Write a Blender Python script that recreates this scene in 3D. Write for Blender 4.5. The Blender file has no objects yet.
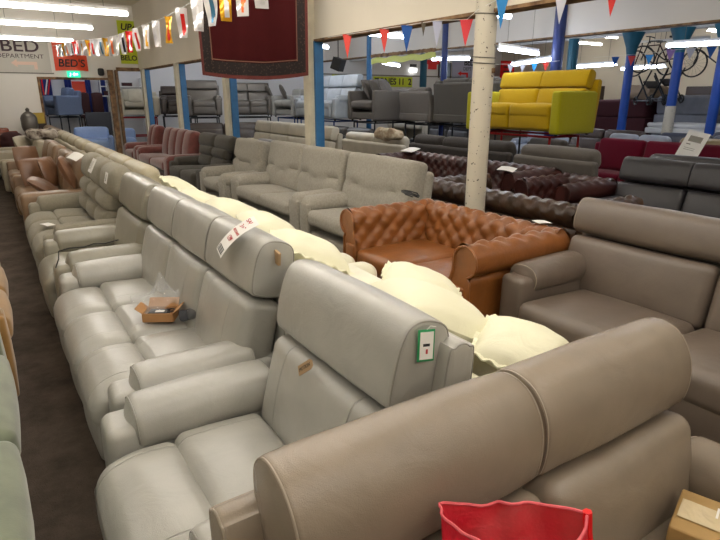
import bpy, bmesh, math, random
from mathutils import Vector, Matrix, Euler, noise
random.seed(7)
SC = bpy.context.scene
COL = SC.collection
PI = math.pi
R = math.radians

# ------------------------------------------------------------------ materials
def lin(c):
    c /= 255.0
    return c/12.92 if c <= .04045 else ((c+.055)/1.055)**2.4
def rgb(t): return (lin(t[0]), lin(t[1]), lin(t[2]), 1)
MATS = {}
def _new(name):
    m = bpy.data.materials.new(name); m.use_nodes = True
    nt = m.node_tree; b = nt.nodes['Principled BSDF']
    return m, nt, b
def mat(name, c, rough=.6, metal=0, var=0, vscale=3, bump=0, bscale=60, emit=None, estr=0, coat=0, spec=.5, alpha=1, sheen=0, c2=None, trans=0, seams=(), wrink=0):
    if name in MATS: return MATS[name]
    m, nt, b = _new(name); L = nt.links; N = nt.nodes
    b.inputs['Base Color'].default_value = rgb(c)
    b.inputs['Roughness'].default_value = rough
    b.inputs['Metallic'].default_value = metal
    b.inputs['Specular IOR Level'].default_value = spec
    if coat: b.inputs['Coat Weight'].default_value = coat; b.inputs['Coat Roughness'].default_value = .33
    if sheen: b.inputs['Sheen Weight'].default_value = sheen
    if alpha < 1: b.inputs['Alpha'].default_value = alpha
    if trans: b.inputs['Transmission Weight'].default_value = trans
    if emit: b.inputs['Emission Color'].default_value = rgb(emit); b.inputs['Emission Strength'].default_value = estr
    tc = N.new('ShaderNodeTexCoord')
    if var or c2:
        n = N.new('ShaderNodeTexNoise'); n.inputs['Scale'].default_value = vscale; n.inputs['Detail'].default_value = 5
        L.new(tc.outputs['Object'], n.inputs['Vector'])
        r = N.new('ShaderNodeValToRGB'); a = rgb(c); 
        e = rgb(c2) if c2 else tuple(min(1, x*(1+var)) for x in a[:3])+(1,)
        s = a if c2 else tuple(x*(1-var) for x in a[:3])+(1,)
        r.color_ramp.elements[0].position = .35; r.color_ramp.elements[1].position = .65
        r.color_ramp.elements[0].color = s; r.color_ramp.elements[1].color = e
        L.new(n.outputs['Fac'], r.inputs['Fac']); L.new(r.outputs['Color'], b.inputs['Base Color'])
    last = None
    if bump:
        n = N.new('ShaderNodeTexNoise'); n.inputs['Scale'].default_value = bscale; n.inputs['Detail'].default_value = 3
        L.new(tc.outputs['Object'], n.inputs['Vector'])
        bp = N.new('ShaderNodeBump'); bp.inputs['Strength'].default_value = bump; bp.inputs['Distance'].default_value = .004
        L.new(n.outputs['Fac'], bp.inputs['Height']); last = bp
    if wrink:
        n = N.new('ShaderNodeTexNoise'); n.inputs['Scale'].default_value = 7; n.inputs['Detail'].default_value = 4; n.inputs['Distortion'].default_value = 1.2
        L.new(tc.outputs['Object'], n.inputs['Vector'])
        bp = N.new('ShaderNodeBump'); bp.inputs['Strength'].default_value = wrink; bp.inputs['Distance'].default_value = .02
        L.new(n.outputs['Fac'], bp.inputs['Height'])
        if last: L.new(last.outputs['Normal'], bp.inputs['Normal'])
        last = bp
    if seams:
        sx = N.new('ShaderNodeSeparateXYZ'); L.new(tc.outputs['Object'], sx.inputs[0])
        ab = N.new('ShaderNodeMath'); ab.operation = 'ABSOLUTE'; L.new(sx.outputs['Y'], ab.inputs[0])
        prev = None
        for s in seams:
            d = N.new('ShaderNodeMath'); d.operation = 'SUBTRACT'; L.new(ab.outputs[0], d.inputs[0]); d.inputs[1].default_value = s
            a2 = N.new('ShaderNodeMath'); a2.operation = 'ABSOLUTE'; L.new(d.outputs[0], a2.inputs[0])
            mr = N.new('ShaderNodeMapRange'); L.new(a2.outputs[0], mr.inputs['Value'])
            mr.inputs['From Min'].default_value = 0; mr.inputs['From Max'].default_value = .005
            mr.inputs['To Min'].default_value = 0; mr.inputs['To Max'].default_value = 1
            if prev is None: prev = mr
            else:
                mn = N.new('ShaderNodeMath'); mn.operation = 'MINIMUM'; L.new(prev.outputs[0], mn.inputs[0]); L.new(mr.outputs[0], mn.inputs[1]); prev = mn
        bp = N.new('ShaderNodeBump'); bp.inputs['Strength'].default_value = .9; bp.inputs['Distance'].default_value = .006
        L.new(prev.outputs[0], bp.inputs['Height'])
        if last: L.new(last.outputs['Normal'], bp.inputs['Normal'])
        last = bp
    if last: L.new(last.outputs['Normal'], b.inputs['Normal'])
    MATS[name] = m
    return m
def leather(name, c, rough=.42, wrink=.2, **k): return mat(name, c, rough=rough*.78, var=.09, spec=.62, vscale=4, bump=.25, bscale=420, wrink=wrink, **k)
def fabric(name, c, var=.12, rough=.95, **k): return mat(name, c, rough=rough, var=var, vscale=k.pop('vscale', 60), bump=.7, bscale=350, spec=.2, sheen=.15, **k)

# ------------------------------------------------------------------ mesh builder
class MB:
    def __init__(s): s.v = []; s.f = []
    def add(s, vs, fs):
        o = len(s.v); s.v += [tuple(v) for v in vs]; s.f += [tuple(i+o for i in f) for f in fs]; return s
    def xf(s, M):
        s.v = [tuple(M @ Vector(v)) for v in s.v]; return s
    def build(s, name, m, parent=None, loc=(0, 0, 0), rot=(0, 0, 0), smooth=True, tag=None):
        me = bpy.data.meshes.new(name); me.from_pydata(s.v, [], s.f)
        bm = bmesh.new(); bm.from_mesh(me); bmesh.ops.recalc_face_normals(bm, faces=bm.faces)
        bm.to_mesh(me); bm.free()
        if smooth:
            me.polygons.foreach_set('use_smooth', [True]*len(me.polygons))
            try: me.set_sharp_from_angle(angle=R(50))
            except Exception: pass
        me.materials.append(m)
        o = bpy.data.objects.new(name, me); COL.objects.link(o)
        o.location = loc; o.rotation_euler = rot
        if parent: o.parent = parent
        if tag: o['label'] = tag
        return o

def _knots(h, r, seg, k):
    out = []
    for i in range(k, 0, -1): out.append(h-r+r*math.tan(R(45.0*i/k)))
    inner = h-r
    for i in range(seg+1): out.append(inner-2*inner*i/seg if seg else 0)
    for i in range(1, k+1): out.append(-(h-r)-r*math.tan(R(45.0*i/k)))
    return out[::-1]
def puff(s, r=.05, b=(0, 0, 0), seg=6, k=3, fn=None, loc=(0, 0, 0), rot=(0, 0, 0), nz=0, nf=6, mb=None):
    """rounded, bulged box: s size, r edge radius, b bulge along each axis"""
    h = [x/2 for x in s]; r = min(r, min(h)*.98)
    ks = [_knots(h[i], r, seg, k) for i in range(3)]
    n = len(ks[0]); idx = {}; vs = []; fs = []
    seed = random.random()*50
    def vert(i, j, l):
        key = (i, j, l)
        if key in idx: return idx[key]
        p = [ks[0][i], ks[1][j], ks[2][l]]
        q = [max(-(h[a]-r), min(h[a]-r, p[a])) for a in range(3)]
        d = Vector([p[a]-q[a] for a in range(3)])
        if d.length > 1e-9: d.normalize()
        o = Vector(q)+d*r
        u = [o[a]/h[a] for a in range(3)]
        for a in range(3):
            if b[a]:
                w = 1.0
                for c in range(3):
                    if c != a: w *= max(0, 1-u[c]*u[c])
                o[a] += b[a]*w*u[a]
        if nz: o += Vector(noise.noise_vector(o*nf+Vector((seed, seed, seed))))*nz
        if fn: o = Vector(fn(o.x, o.y, o.z))
        idx[key] = len(vs); vs.append(o); return idx[key]
    for a in range(3):
        for e in (0, n-1):
            for i in range(n-1):
                for j in range(n-1):
                    def g(x, y):
                        t = [0, 0, 0]; t[a] = e; t[(a+1) % 3] = x; t[(a+2) % 3] = y; return vert(*t)
                    f = [g(i, j), g(i+1, j), g(i+1, j+1), g(i, j+1)]
                    fs.append(f if e else f[::-1])
    M = Matrix.Translation(loc) @ Euler(rot).to_matrix().to_4x4()
    vs = [M @ v for v in vs]
    mb = mb or MB(); mb.add(vs, fs); return mb
def box(s, loc=(0, 0, 0), rot=(0, 0, 0), mb=None, taper=1):
    M = Matrix.Translation(loc) @ Euler(rot).to_matrix().to_4x4()
    vs = []
    for z in (-.5, .5):
        t = taper if z < 0 else 1
        for x, y in ((-.5, -.5), (.5, -.5), (.5, .5), (-.5, .5)): vs.append(M @ Vector((x*s[0]*t, y*s[1]*t, z*s[2])))
    mb = mb or MB(); mb.add(vs, [(3, 2, 1, 0), (4, 5, 6, 7), (0, 1, 5, 4), (1, 2, 6, 5), (2, 3, 7, 6), (3, 0, 4, 7)]); return mb
def tube(pts, r, n=8, mb=None, closed=False, cap=True):
    mb = mb or MB(); pts = [Vector(p) for p in pts]; vs = []; fs = []; m = len(pts)
    rr = r if isinstance(r, (list, tuple)) else [r]*m
    up = None
    for i, p in enumerate(pts):
        if closed: t = pts[(i+1) % m]-pts[i-1]
        else: t = pts[min(i+1, m-1)]-pts[max(i-1, 0)]
        t.normalize()
        if up is None: up = Vector((0, 0, 1)) if abs(t.z) < .9 else Vector((1, 0, 0))
        a = t.cross(up); 
        if a.length < 1e-6: a = t.orthogonal()
        a.normalize(); c = a.cross(t).normalized(); up = c
        for k in range(n):
            th = 2*PI*k/n; vs.append(p+(a*math.cos(th)+c*math.sin(th))*rr[i])
    for i in range(m if closed else m-1):
        for k in range(n):
            a0 = i*n+k; a1 = i*n+(k+1) % n; b0 = ((i+1) % m)*n+k; b1 = ((i+1) % m)*n+(k+1) % n
            fs.append((a0, a1, b1, b0))
    if cap and not closed:
        fs.append(tuple(range(n))[::-1]); fs.append(tuple(range((m-1)*n, m*n)))
    mb.add(vs, fs); return mb
class Pipes(list):
    def build(s, name, m, parent):
        for q in s: q.build(name, m, parent)
def loop(ctrl, n=40, sx=1, sz=1):
    """closed Catmull-Rom loop through control points"""
    m = len(ctrl); out = []
    per = max(2, n//m)
    for i in range(m):
        p = [Vector(ctrl[(i+k-1) % m]) for k in range(4)]
        for j in range(per):
            t = j/per
            q = .5*((2*p[1])+(-p[0]+p[2])*t+(2*p[0]-5*p[1]+4*p[2]-p[3])*t*t+(-p[0]+3*p[1]-3*p[2]+p[3])*t**3)
            out.append(Vector((q.x*sx, q.y*sz)))
    return out
def loaf(prof, L, er=.018, bulge=.01, nz=.003, nf=5, mid=10, sag=0, axis='y', belly=0, pinch=0, pipe=None, ends=(1, 1)):
    """profile (x,z) swept along y with flat, softly rounded, piped ends. returns (MB, MB of piping)"""
    N = len(prof); c = sum(prof, Vector((0, 0)))/N; nr = []
    for i in range(N):
        d = prof[(i+1) % N]-prof[i-1]; v = Vector((d.y, -d.x)).normalized()
        if v.dot(prof[i]-c) < 0: v = -v
        nr.append(v)
    sd = random.random()*40; vs = []; rows = []
    st = []
    for k in range(5): a = R(90*k/4); st.append((-L/2+er-er*math.cos(R(90)-a) if 0 else -L/2+er*(1-math.sin(a)), er*(1-math.cos(a)) if 0 else er*(1-math.sin(R(90)-a)) if 0 else 0))
    ys = []
    for k in range(5):
        a = R(90*k/4); ys.append((-L/2+er*(1-math.sin(a)), er*(1-math.cos(a))))       # a=90: end plane
    ys = ys[::-1]
    for k in range(1, mid): ys.append((-L/2+er+(L-2*er)*k/mid, 0))
    ys += [(-y, o) for y, o in ys[:5][::-1]]
    def P(p, y):
        if axis == 'y': q = Vector((p.x, y, p.y))
        else: q = Vector((y, p.x, p.y))
        return q+Vector(noise.noise_vector(q*nf+Vector((sd, sd, 0))))*nz
    for y, o in ys:
        u = 2*y/L; g = belly*(1-u*u)-pinch*abs(u)**8
        rows.append([P(prof[i]+nr[i]*(g-o), y) for i in range(N)])
    mb = MB(); vs = [v for r_ in rows for v in r_]; fs = []
    for j in range(len(rows)-1):
        for i in range(N): fs.append((j*N+i, j*N+(i+1) % N, (j+1)*N+(i+1) % N, (j+1)*N+i))
    for e, row0, sgn in ((0, 0, -1), (1, len(rows)-1, 1)):
        prev = [row0*N+i for i in range(N)]; base = rows[row0]; cc = sum(base, Vector())/N
        for s_ in (.8, .5, .22):
            off = Vector((0, sgn*bulge*(1-s_*s_), 0)) if axis == 'y' else Vector((sgn*bulge*(1-s_*s_), 0, 0))
            ring = [cc+(b-cc)*s_+off for b in base]; k0 = len(vs); vs += ring; cur = [k0+i for i in range(N)]
            for i in range(N): fs.append((prev[i], prev[(i+1) % N], cur[(i+1) % N], cur[i]))
            prev = cur
        fs.append(tuple(prev))
    mb.add(vs, fs); pm = Pipes()
    for e, ri in ((0, 2), (1, len(rows)-3)):
        if ends[e]:
            o = rows[ri]; cc = sum(o, Vector())/N
            pm.append(tube([cc+(v-cc)*1.0 for v in o], .0032, 6, closed=True))
    return mb, pm
HEADP = [(-.098, -.13), (-.108, -.05), (-.106, .05), (-.090, .112), (-.050, .143), (.02, .145), (.068, .120), (.088, .05), (.086, -.07), (.068, -.13), (0, -.150), (-.062, -.148)]
ROLLP = [(-.10, -.13), (-.125, -.05), (-.125, .04), (-.09, .115), (-.03, .148), (.03, .140), (.08, .09), (.095, .0), (.080, -.09), (.04, -.14), (-.02, -.150), (-.07, -.15)]
SLABP = [(-.10, -.11), (-.112, -.03), (-.104, .06), (-.082, .115), (-.045, .14), (.01, .145), (.06, .12), (.085, .05), (.085, -.06), (.065, -.13), (-.01, -.148), (-.06, -.145)]
ARMP = [(-.105, -.03), (-.108, .015), (-.080, .058), (-.03, .074), (.03, .074), (.080, .058), (.108, .015), (.105, -.03), (.08, -.062), (.0, -.07), (-.08, -.062)]
def prism(poly, t, axis='y', mb=None):
    """poly of (a,b) extruded by t; axis y: (x,z); axis z: (x,y); axis x: (y,z)"""
    mb = mb or MB(); n = len(poly); vs = []
    for s in (-t/2, t/2):
        for a, b in poly: vs.append({'y': (a, s, b), 'z': (a, b, s), 'x': (s, a, b)}[axis])
    fs = [tuple(range(n)), tuple(range(n, 2*n))[::-1]]+[(i, (i+1) % n, (i+1) % n+n, i+n) for i in range(n)]
    mb.add(vs, fs); return mb
def grid(nu, nv, fn, mb=None, thick=None):
    mb = mb or MB(); vs = [fn(i/nu, j/nv) for j in range(nv+1) for i in range(nu+1)]
    fs = [(j*(nu+1)+i, j*(nu+1)+i+1, (j+1)*(nu+1)+i+1, (j+1)*(nu+1)+i) for j in range(nv) for i in range(nu)]
    if thick:
        T = Vector(thick); k = len(vs); vs2 = [Vector(v)+T for v in vs]; vs = vs+vs2
        fs2 = [tuple(x+k for x in f[::-1]) for f in fs]; W = nu+1
        edge = [(i, i+1) for i in range(nu)]+[(i*W+nu, (i+1)*W+nu) for i in range(nv)]
        edge += [(nv*W+i+1, nv*W+i) for i in range(nu)][::-1]+[((i+1)*W, i*W) for i in range(nv)][::-1]
        fs = fs+fs2+[(b, a, a+k, b+k) for a, b in edge]
    mb.add(vs, fs); return mb

def thing(name, label, cat, loc=(0, 0, 0), rz=0, group=None):
    o = bpy.data.objects.new(name, None); COL.objects.link(o); o.empty_display_size = .1
    o.location = loc; o.rotation_euler = (0, 0, rz); o['label'] = label; o['category'] = cat
    if group: o['group'] = group
    return o
def tag(o, label, cat, group=None):
    o['label'] = label; o['category'] = cat
    if group: o['group'] = group
    return o
def struct(o): o['kind'] = 'structure'; return o
def kids(o): return [c for c in bpy.data.objects if c.parent == o]
def dup(o, loc=None, rz=None, label=None, rot=None, group=None, scale=None):
    def cp(x, par):
        c = x.copy(); COL.objects.link(c); c.parent = par
        for ch in kids(x): cp(ch, c)
        return c
    r = cp(o, None)
    if loc: r.location = loc
    if rz is not None: r.rotation_euler = (0, 0, rz)
    if rot: r.rotation_euler = rot
    if label: r['label'] = label
    if group: r['group'] = group
    if scale: r.scale = scale
    return r
def text(s, size, m, parent, loc, rot=(PI/2, 0, 0), ext=.002, name='lettering', shx=0, sx=1, bold=0):
    cu = bpy.data.curves.new(name, 'FONT'); cu.body = s; cu.size = size; cu.extrude = ext; cu.align_x = 'CENTER'; cu.align_y = 'CENTER'; cu.shear = shx; cu.offset = bold
    cu.materials.append(m); o = bpy.data.objects.new(name, cu); COL.objects.link(o); o.location = loc; o.rotation_euler = rot; o.scale = (sx, 1, 1); o.parent = parent
    dg = bpy.context.evaluated_depsgraph_get(); me = bpy.data.meshes.new_from_object(o.evaluated_get(dg)); me.name = name
    o2 = bpy.data.objects.new(name, me); COL.objects.link(o2); o2.location = loc; o2.rotation_euler = rot; o2.scale = (sx, 1, 1); o2.parent = parent
    me.materials.clear(); me.materials.append(m); bpy.data.objects.remove(o); bpy.data.curves.remove(cu)
    return o2

# ------------------------------------------------------------------ sofas  (local: front is -x, width on y)
def feet(t, D, W, m, h=.05, r=.03):
    for sx in (-1, 1):
        for sy in (-1, 1):
            tube([(sx*(D/2-.12), sy*(W/2-.1), 0), (sx*(D/2-.12), sy*(W/2-.1), h)], [r*.8, r], mb=(q := MB())); q.build('foot', m, t)

def sofa(name, label, cat, x, y0, y1, m, face=0, n=2, D=.95, style='lux', aw=.2, ah=.61, sh=.47, bh=1.03, z=0, group=None, seg=5, dark=None, seamed=None,
         lean=12, xc=None, yc=None, rz=None, W=None, head=.27, arms=(1, 1), hw=None, msh=None, backt=.18, pipe=None, split=True, armm=None, ht=.185, hr=.085, headp=None, hx=.14, hoff=0, brw=None, slab=False, sht=0, armst=.17):
    """x = front plane when facing -X (face 0).  face 180: x is front plane, facing +X.  Or give xc, yc, rz, W directly."""
    W = W if W is not None else abs(y1-y0)
    if xc is None:
        yc = (y0+y1)/2
        xc = x+D/2 if face == 0 else x-D/2
        rz = 0 if face == 0 else PI
    t = thing(name, label, cat, (xc, yc, z), rz, group)
    dark = dark or M['black_plastic']; armm = armm or m; sm = seamed or m; msh = msh or m
    al, ar = arms     # arm at +y?  order: (-y, +y) local
    ya = -W/2+(aw if al else .02); yb = W/2-(aw if ar else .02); sw = (yb-ya)/n
    F = -D/2; B = D/2
    feet(t, D, W, dark)
    puff((D-.12, W-.06, .16), .03, loc=(.02, 0, .14), seg=2, k=2).build('base', m, t)
    hw0 = (W-.12)/n if hw is None else hw/n; tot0 = hw0*n
    fabricky = style in ('fab', 'lawson')
    for i in range(n):
        yy = ya+sw*(i+.5)
        # seat
        if style in ('lux', 'bubble', 'simple'):
            if split:
                def fl(px, py, pz):
                    f = max(0, (-px+.02)/.16); return (px, py, pz-.05*f*f if pz > 0 else pz)
                puff((.31, sw-.006, .2), .06, (.01, .005, .022), seg, 3, fn=fl, nz=.003).build('seat_front', sm, t, (F+.155, yy, sh-.115), (0, R(2), 0))
                puff((.36, sw-.006, .18), .045, (.01, .004, .024), seg, 3, nz=.003).build('seat_cushion', sm, t, (F+.47, yy, sh-.1), (0, R(3), 0))
            else:
                puff((.66, sw-.006, .2), .06, (.012, .005, .028), seg, 3, nz=.003).build('seat_cushion', sm, t, (F+.33, yy, sh-.11), (0, R(2), 0))
            puff((.10, sw-.01, .27), .04, (.02, 0, .0), seg, 3, nz=.002).build('footrest', sm, t, (F+.065, yy, .215))
        else:
            puff((.62, sw-.008, .17), .055, (.015, .005, .03), seg, 3, nz=.004).build('seat_cushion', m, t, (F+.34, yy, sh-.085), (0, R(2), 0))
        # back
        if style == 'lux':
            yy = -tot0/2+hw0*(i+.5)+hoff
            bz0 = sh-.10; bz1 = bh-head-.006; hb = bz1-bz0
            bw = hw0-.012
            puff((backt, bw, hb), .05, (.03, .004, .0), seg+1, 3, nz=.004, nf=5).build('backrest', sm, t, (B-hx-.105, yy, (bz0+bz1)/2), (0, R(lean+2), 0))
        elif style == 'bubble':
            for j, (zz, hh, dx) in enumerate(((sh+.09, .22, -.30), (sh+.27, .19, -.27))):
                puff((.17, sw-.012, hh), .07, (.035, .0, .0), seg, 3, nz=.004).build('backrest', m, t, (B+dx, yy, zz), (0, R(lean), 0))
        elif style == 'simple':
            puff((.2, sw-.01, .42), .08, (.03, 0, .01), seg, 3, nz=.003).build('backrest', m, t, (B-.27, yy, sh+.14), (0, R(lean), 0))
        elif style == 'fab':
            hb = bh-sh+.08; wb = (W-.05)/n; yy = -W/2+.025+wb*(i+.5)
            def cr(px, py, pz):
                w = math.exp(-((pz+.03+.03*math.cos(py*5))/.022)**2) if px < 0 else 0
                w2 = math.exp(-((py-.02)/.02)**2)*0
                return (px+.05*w, py, pz)
            puff((.25, wb-.008, hb), .06, (.03, .008, .008), seg+5, 3, fn=cr, nz=.009, nf=7).build('back_cushion', m, t, (B-.25, yy, sh-.06+hb/2), (0, R(lean), 0))
        elif style == 'lawson':
            puff((.2, sw-.01, bh-sh+.02), .06, (.04, 0, .01), seg, 3, nz=.006).build('back_cushion', m, t, (B-.24, yy, sh-.02+(bh-sh)/2), (0, R(lean), 0))
        elif style == 'lobed':
            for q, (o, ww, hh) in enumerate(((-.245, .36, 0), (.245, .36, .0))):
                puff((.22, sw*.50, bh-sh+.06), .085, (.045, 0, .01), seg, 3, nz=.004).build('back_cushion', m, t, (B-.24, yy+o*sw, sh-.04+(bh-sh)/2), (0, R(lean), 0))
    # headrests
    if style in ('lux', 'bubble', 'simple'):
        hw_ = (W-.12)/n if hw is None else hw/n
        tot = hw_*n
        for i in range(n):
            yy = -tot/2+hw_*(i+.5)+((0 if al else -.0))
            if style == 'lux':
                pr = loop(headp or HEADP, 48, 1, head/.295)
                bm_, pm_ = loaf(pr, hw_-.006, er=.016, bulge=.012, nz=.004, belly=.006, mid=12)
                ho = bm_.build('headrest', msh, t, (B-hx, yy+hoff, bh-head/2), (0, R(lean+2), 0))
                if pipe: pm_.build('piping', pipe, ho)
            elif style == 'bubble':
                puff((.2, hw_-.012, head), .095, (.03, 0, .01), seg+1, 4, nz=.004).build('headrest', msh, t, (B-.2, yy, bh-head/2), (0, R(lean), 0))
            else:
                puff((.21, hw_-.008, head), .09, (.02, 0, .008), seg, 3, nz=.004).build('headrest', msh, t, (B-.18, yy, bh-head/2), (0, R(lean), 0))
    # shell
    st = bh+sht-.14 if style in ('lux', 'bubble', 'simple') else bh-.09
    if style == 'lux':
        h_ = st-.06
        pr = loop([(-.055, -h_/2), (-.06, 0), (-.055, h_/2-.06), (-.03, h_/2-.012), (.0, h_/2), (.03, h_/2-.012), (.055, h_/2-.06), (.06, 0), (.055, -h_/2), (.0, -h_/2)], 40)
        bm_, pm_ = loaf(pr, W-.01, er=.014, bulge=.006, nz=.002)
        so = bm_.build('back_shell', m, t, (B-.085, 0, .06+h_/2), (0, R(6), 0))
        if pipe: pm_.build('piping', pipe, so)
    else:
        puff((.13, W-.02, st-.06), .05, (.01, .004, 0), max(4, seg-1), 3, nz=.002).build('back_shell', m, t, (B-.12, 0, .06+(st-.06)/2), (0, R(7), 0))
    # arms
    for s, on in ((-1, al), (1, ar)):
        if not on: continue
        yy = s*(W/2-aw/2)
        if slab:
            puff((D-.08, aw, ah-.03), .035, (.004, .008, .004), 5, 3, nz=.002).build('arm', armm, t, (-.02, yy, .03+(ah-.03)/2))
        elif style in ('lux', 'simple', 'bubble'):
            puff((D-.2, aw-.025, ah-.12), .04, (.006, .008, 0), 4, 3, nz=.002).build('arm', armm, t, (-.03, yy, .05+(ah-.12)/2))
            la = D-hx-.13-armst
            pr = loop(ARMP, 44, (aw+.02)/.216, 1.25)
            bm_, pm_ = loaf(pr, la, er=.03, bulge=.02, nz=.004, axis='x', belly=.004, pinch=.004)
            ao = bm_.build('arm_pad', armm, t, (F+armst+la/2, yy, ah-.09), (0, R(-.5), 0))
            if pipe: pm_.build('piping', pipe, ao)
        elif style in ('fab', 'lobed'):
            puff((D-.16, aw-.05, ah-.1), .04, (.004, .006, 0), 4, 3).build('arm', armm, t, (-.03, yy, .05+(ah-.1)/2))
            puff((D-.2, aw+.03, .19), .088, (.006, .01, .012), seg+2, 4, nz=.007).build('arm_pad', armm, t, (-.04, yy, ah-.095))
            q = puff((.05, aw+.0, ah-.12), .022, (.012, 0, 0), 3, 2, loc=(F+.075, yy, .05+(ah-.12)/2))
            q.build('arm_front', armm, t)
        else:
            puff((D-.1, aw, ah-.04), .045, (.004, .012, .006), 5, 3, nz=.003).build('arm', armm, t, (-.02, yy, .04+(ah-.04)/2))
    return t

def chesterfield(name, label, x, y0, y1, m, face=0, n=2, D=.98, H=.76, group=None, res=42, cat='sofa', tufte=.48, amp=.030, dia=(.15, .13), aw=.23):
    W = abs(y1-y0); xc = x+D/2 if face == 0 else x-D/2
    t = thing(name, label, cat, (xc, (y0+y1)/2, 0), 0 if face == 0 else PI, group)
    feet(t, D, W, M['dark_wood'], .07, .035)
    # profile (d = outward distance from the inner face, z)
    r = .105; cz = H-r; cx = r+.045
    P = [(.0, .36), (.005, .42), (.012, .48), (.025, .54), (.04, .59)]
    inner = len(P)
    for k in range(0, 15):
        a = R(175-k*(250.0/14)); P.append((cx+r*math.cos(a), cz+r*math.sin(a)))
    P += [(cx+.05, cz-r-.03), (cx+.05, .34), (cx+.05, .2), (cx+.05, .07)]
    # resample
    def resample(P, st):
        out = [Vector(P[0])]
        for a, b in zip(P, P[1:]):
            a = Vector(a); b = Vector(b); k = max(1, int((b-a).length/st+.5))
            for i in range(1, k+1): out.append(a.lerp(b, i/k))
        return out
    Q = resample(P, 1.0/res); arc = [0]
    for a, b in zip(Q, Q[1:]): arc.append(arc[-1]+(b-a).length)
    nrm = []
    for i in range(len(Q)):
        d = Q[min(i+1, len(Q)-1)]-Q[max(0, i-1)]; nrm.append(Vector((-d.y, d.x)).normalized())
    def section(L, place, seed=0):
        nu = int(L*res); vs = []
        for j, q in enumerate(Q):
            v = arc[j]; w = 1-min(1, max(0, (v-tufte)/.07))
            for i in range(nu+1):
                u = L*i/nu
                if w > 0:
                    p = u/dia[0]+v/dia[1]+.5; s = u/dia[0]-v/dia[1]+.5
                    hh = amp*(abs(math.sin(PI*p/1))*abs(math.sin(PI*s/1)))**.5-.012
                    hh *= w
                else: hh = .004*noise.noise(Vector((u*6, v*6, seed)))
                d = q.x+nrm[j].x*hh; zz = q.y+nrm[j].y*hh
                vs.append(place(u, d, zz))
        fs = [(j*(nu+1)+i, j*(nu+1)+i+1, (j+1)*(nu+1)+i+1, (j+1)*(nu+1)+i) for j in range(len(Q)-1) for i in range(nu)]
        return MB().add(vs, fs)
    T = cx+.05
    B = D/2
    mb = section(W-.1, lambda u, d, z: (B-T-.05+d, -W/2+.05+u, z)); mb.build('backrest', m, t)
    for s in (-1, 1):
        ybase = s*(W/2-T-.05)
        LL = D-.08
        mb = section(LL, lambda u, d, z: (-D/2+u, ybase+s*d, z), 3)
        # cap at the front
        pr = [(-D/2, ybase+s*q.x, q.y) for q in Q]+[(-D/2, ybase, .07)]
        c = Vector((-D/2, ybase+s*.09, .35))
        cap = MB(); k = len(pr)
        cap.add(pr, [tuple(range(k))])
        mbo = mb.build('arm', m, t)
        bm = bmesh.new(); vv = [bm.verts.new(p) for p in pr]; bm.faces.new(vv); bmesh.ops.triangulate(bm, faces=bm.faces)
        me = bpy.data.meshes.new('arm_front'); bm.to_mesh(me); bm.free(); me.materials.append(m)
        o = bpy.data.objects.new('arm_front', me); COL.objects.link(o); o.parent = t
        # scroll rim and panel
        rim = [(-D/2-.004, p[1], p[2]) for p in pr[2:-1:2]]
        tube(rim, .009, 6).build('piping', m, t)
        puff((.03, .13, .40), .014, (.01, 0, 0), 3, 2, loc=(-D/2-.004, ybase+s*.085, .29)).build('arm_panel', m, t)
    sw = (W-2*T-.1+.06)/n
    for i in range(n):
        puff((D-T-.05, sw-.006, .17), .05, (.012, .003, .02), 7, 3, nz=.003).build('seat_cushion', m, t, (-D/2+(D-T-.05)/2-.0, -sw*n/2+sw*(i+.5), .375))
    puff((D-.3, W-.3, .24), .03, (.01, 0, 0), 3, 2, loc=(-.12, 0, .19)).build('base', m, t)
    return t

def pillow_mb(w=.45, th=.16, ruffle=.02, nz=.012, flop=0, n=26):
    """square scatter cushion with pinched corners and a gathered frill"""
    sd = random.random()*30; mb = MB()
    def surf(sgn):
        def f(u, v):
            a = u*2-1; b = v*2-1
            k = 1-.07*(b*b)*(1 if True else 0); l = 1-.07*(a*a)
            x = a*w/2*k; y = b*w/2*l
            e = max(0, (1-abs(a)**2.4))*max(0, (1-abs(b)**2.4))
            z = sgn*th/2*e**.55
            q = noise.noise_vector(Vector((x*8+sd, y*8, sgn)))
            fold = noise.noise(Vector((math.atan2(b, a)*2.2, sd, 0)))*min(1, (a*a+b*b))*e
            z += nz*q.z*e**.3 + sgn*.02*fold
            return (x, y, z-flop*(a*a)*.5)
        return f
    grid(n, n, surf(1), mb); grid(n, n, surf(-1), mb)
    if ruffle:
        N = 120; vs = []
        for i in range(N):
            s = i/N*4; e = int(s); f = (s-e)*2-1
            a, b = [(f, -1), (1, f), (-f, 1), (-1, -f)][e]
            k = 1-.07*(b*b); l = 1-.07*(a*a); x = a*w/2*k; y = b*w/2*l
            d = Vector((a, b)).normalized(); wv = math.sin(i*1.3+sd)*.008
            fl = flop*(a*a)*.5
            vs += [(x-d.x*.01, y-d.y*.01, .004-fl), (x+d.x*ruffle*(1+.15*math.sin(i*1.1+sd)), y+d.y*ruffle*(1+.15*math.sin(i*1.1+sd)), wv+.003-fl),
                   (x+d.x*ruffle*(1+.15*math.sin(i*1.1+sd)), y+d.y*ruffle*(1+.15*math.sin(i*1.1+sd)), wv-.003-fl), (x-d.x*.01, y-d.y*.01, -.004-fl)]
        fs = []
        for i in range(N):
            j = (i+1) % N
            for k in range(4): fs.append((i*4+k, i*4+(k+1) % 4, j*4+(k+1) % 4, j*4+k))
        mb.add(vs, fs)
    return mb
def pillow(name, label, m, loc, rot, w=.45, th=.16, ruffle=.02, group=None, flop=0, nz=.012, sc=(1, 1, 1), cat='cushion'):
    o = pillow_mb(w, th, ruffle, nz, flop).build(name, m, None, loc, tuple(R(a) for a in rot)); o.scale = sc
    return tag(o, label, cat, group)
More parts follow.
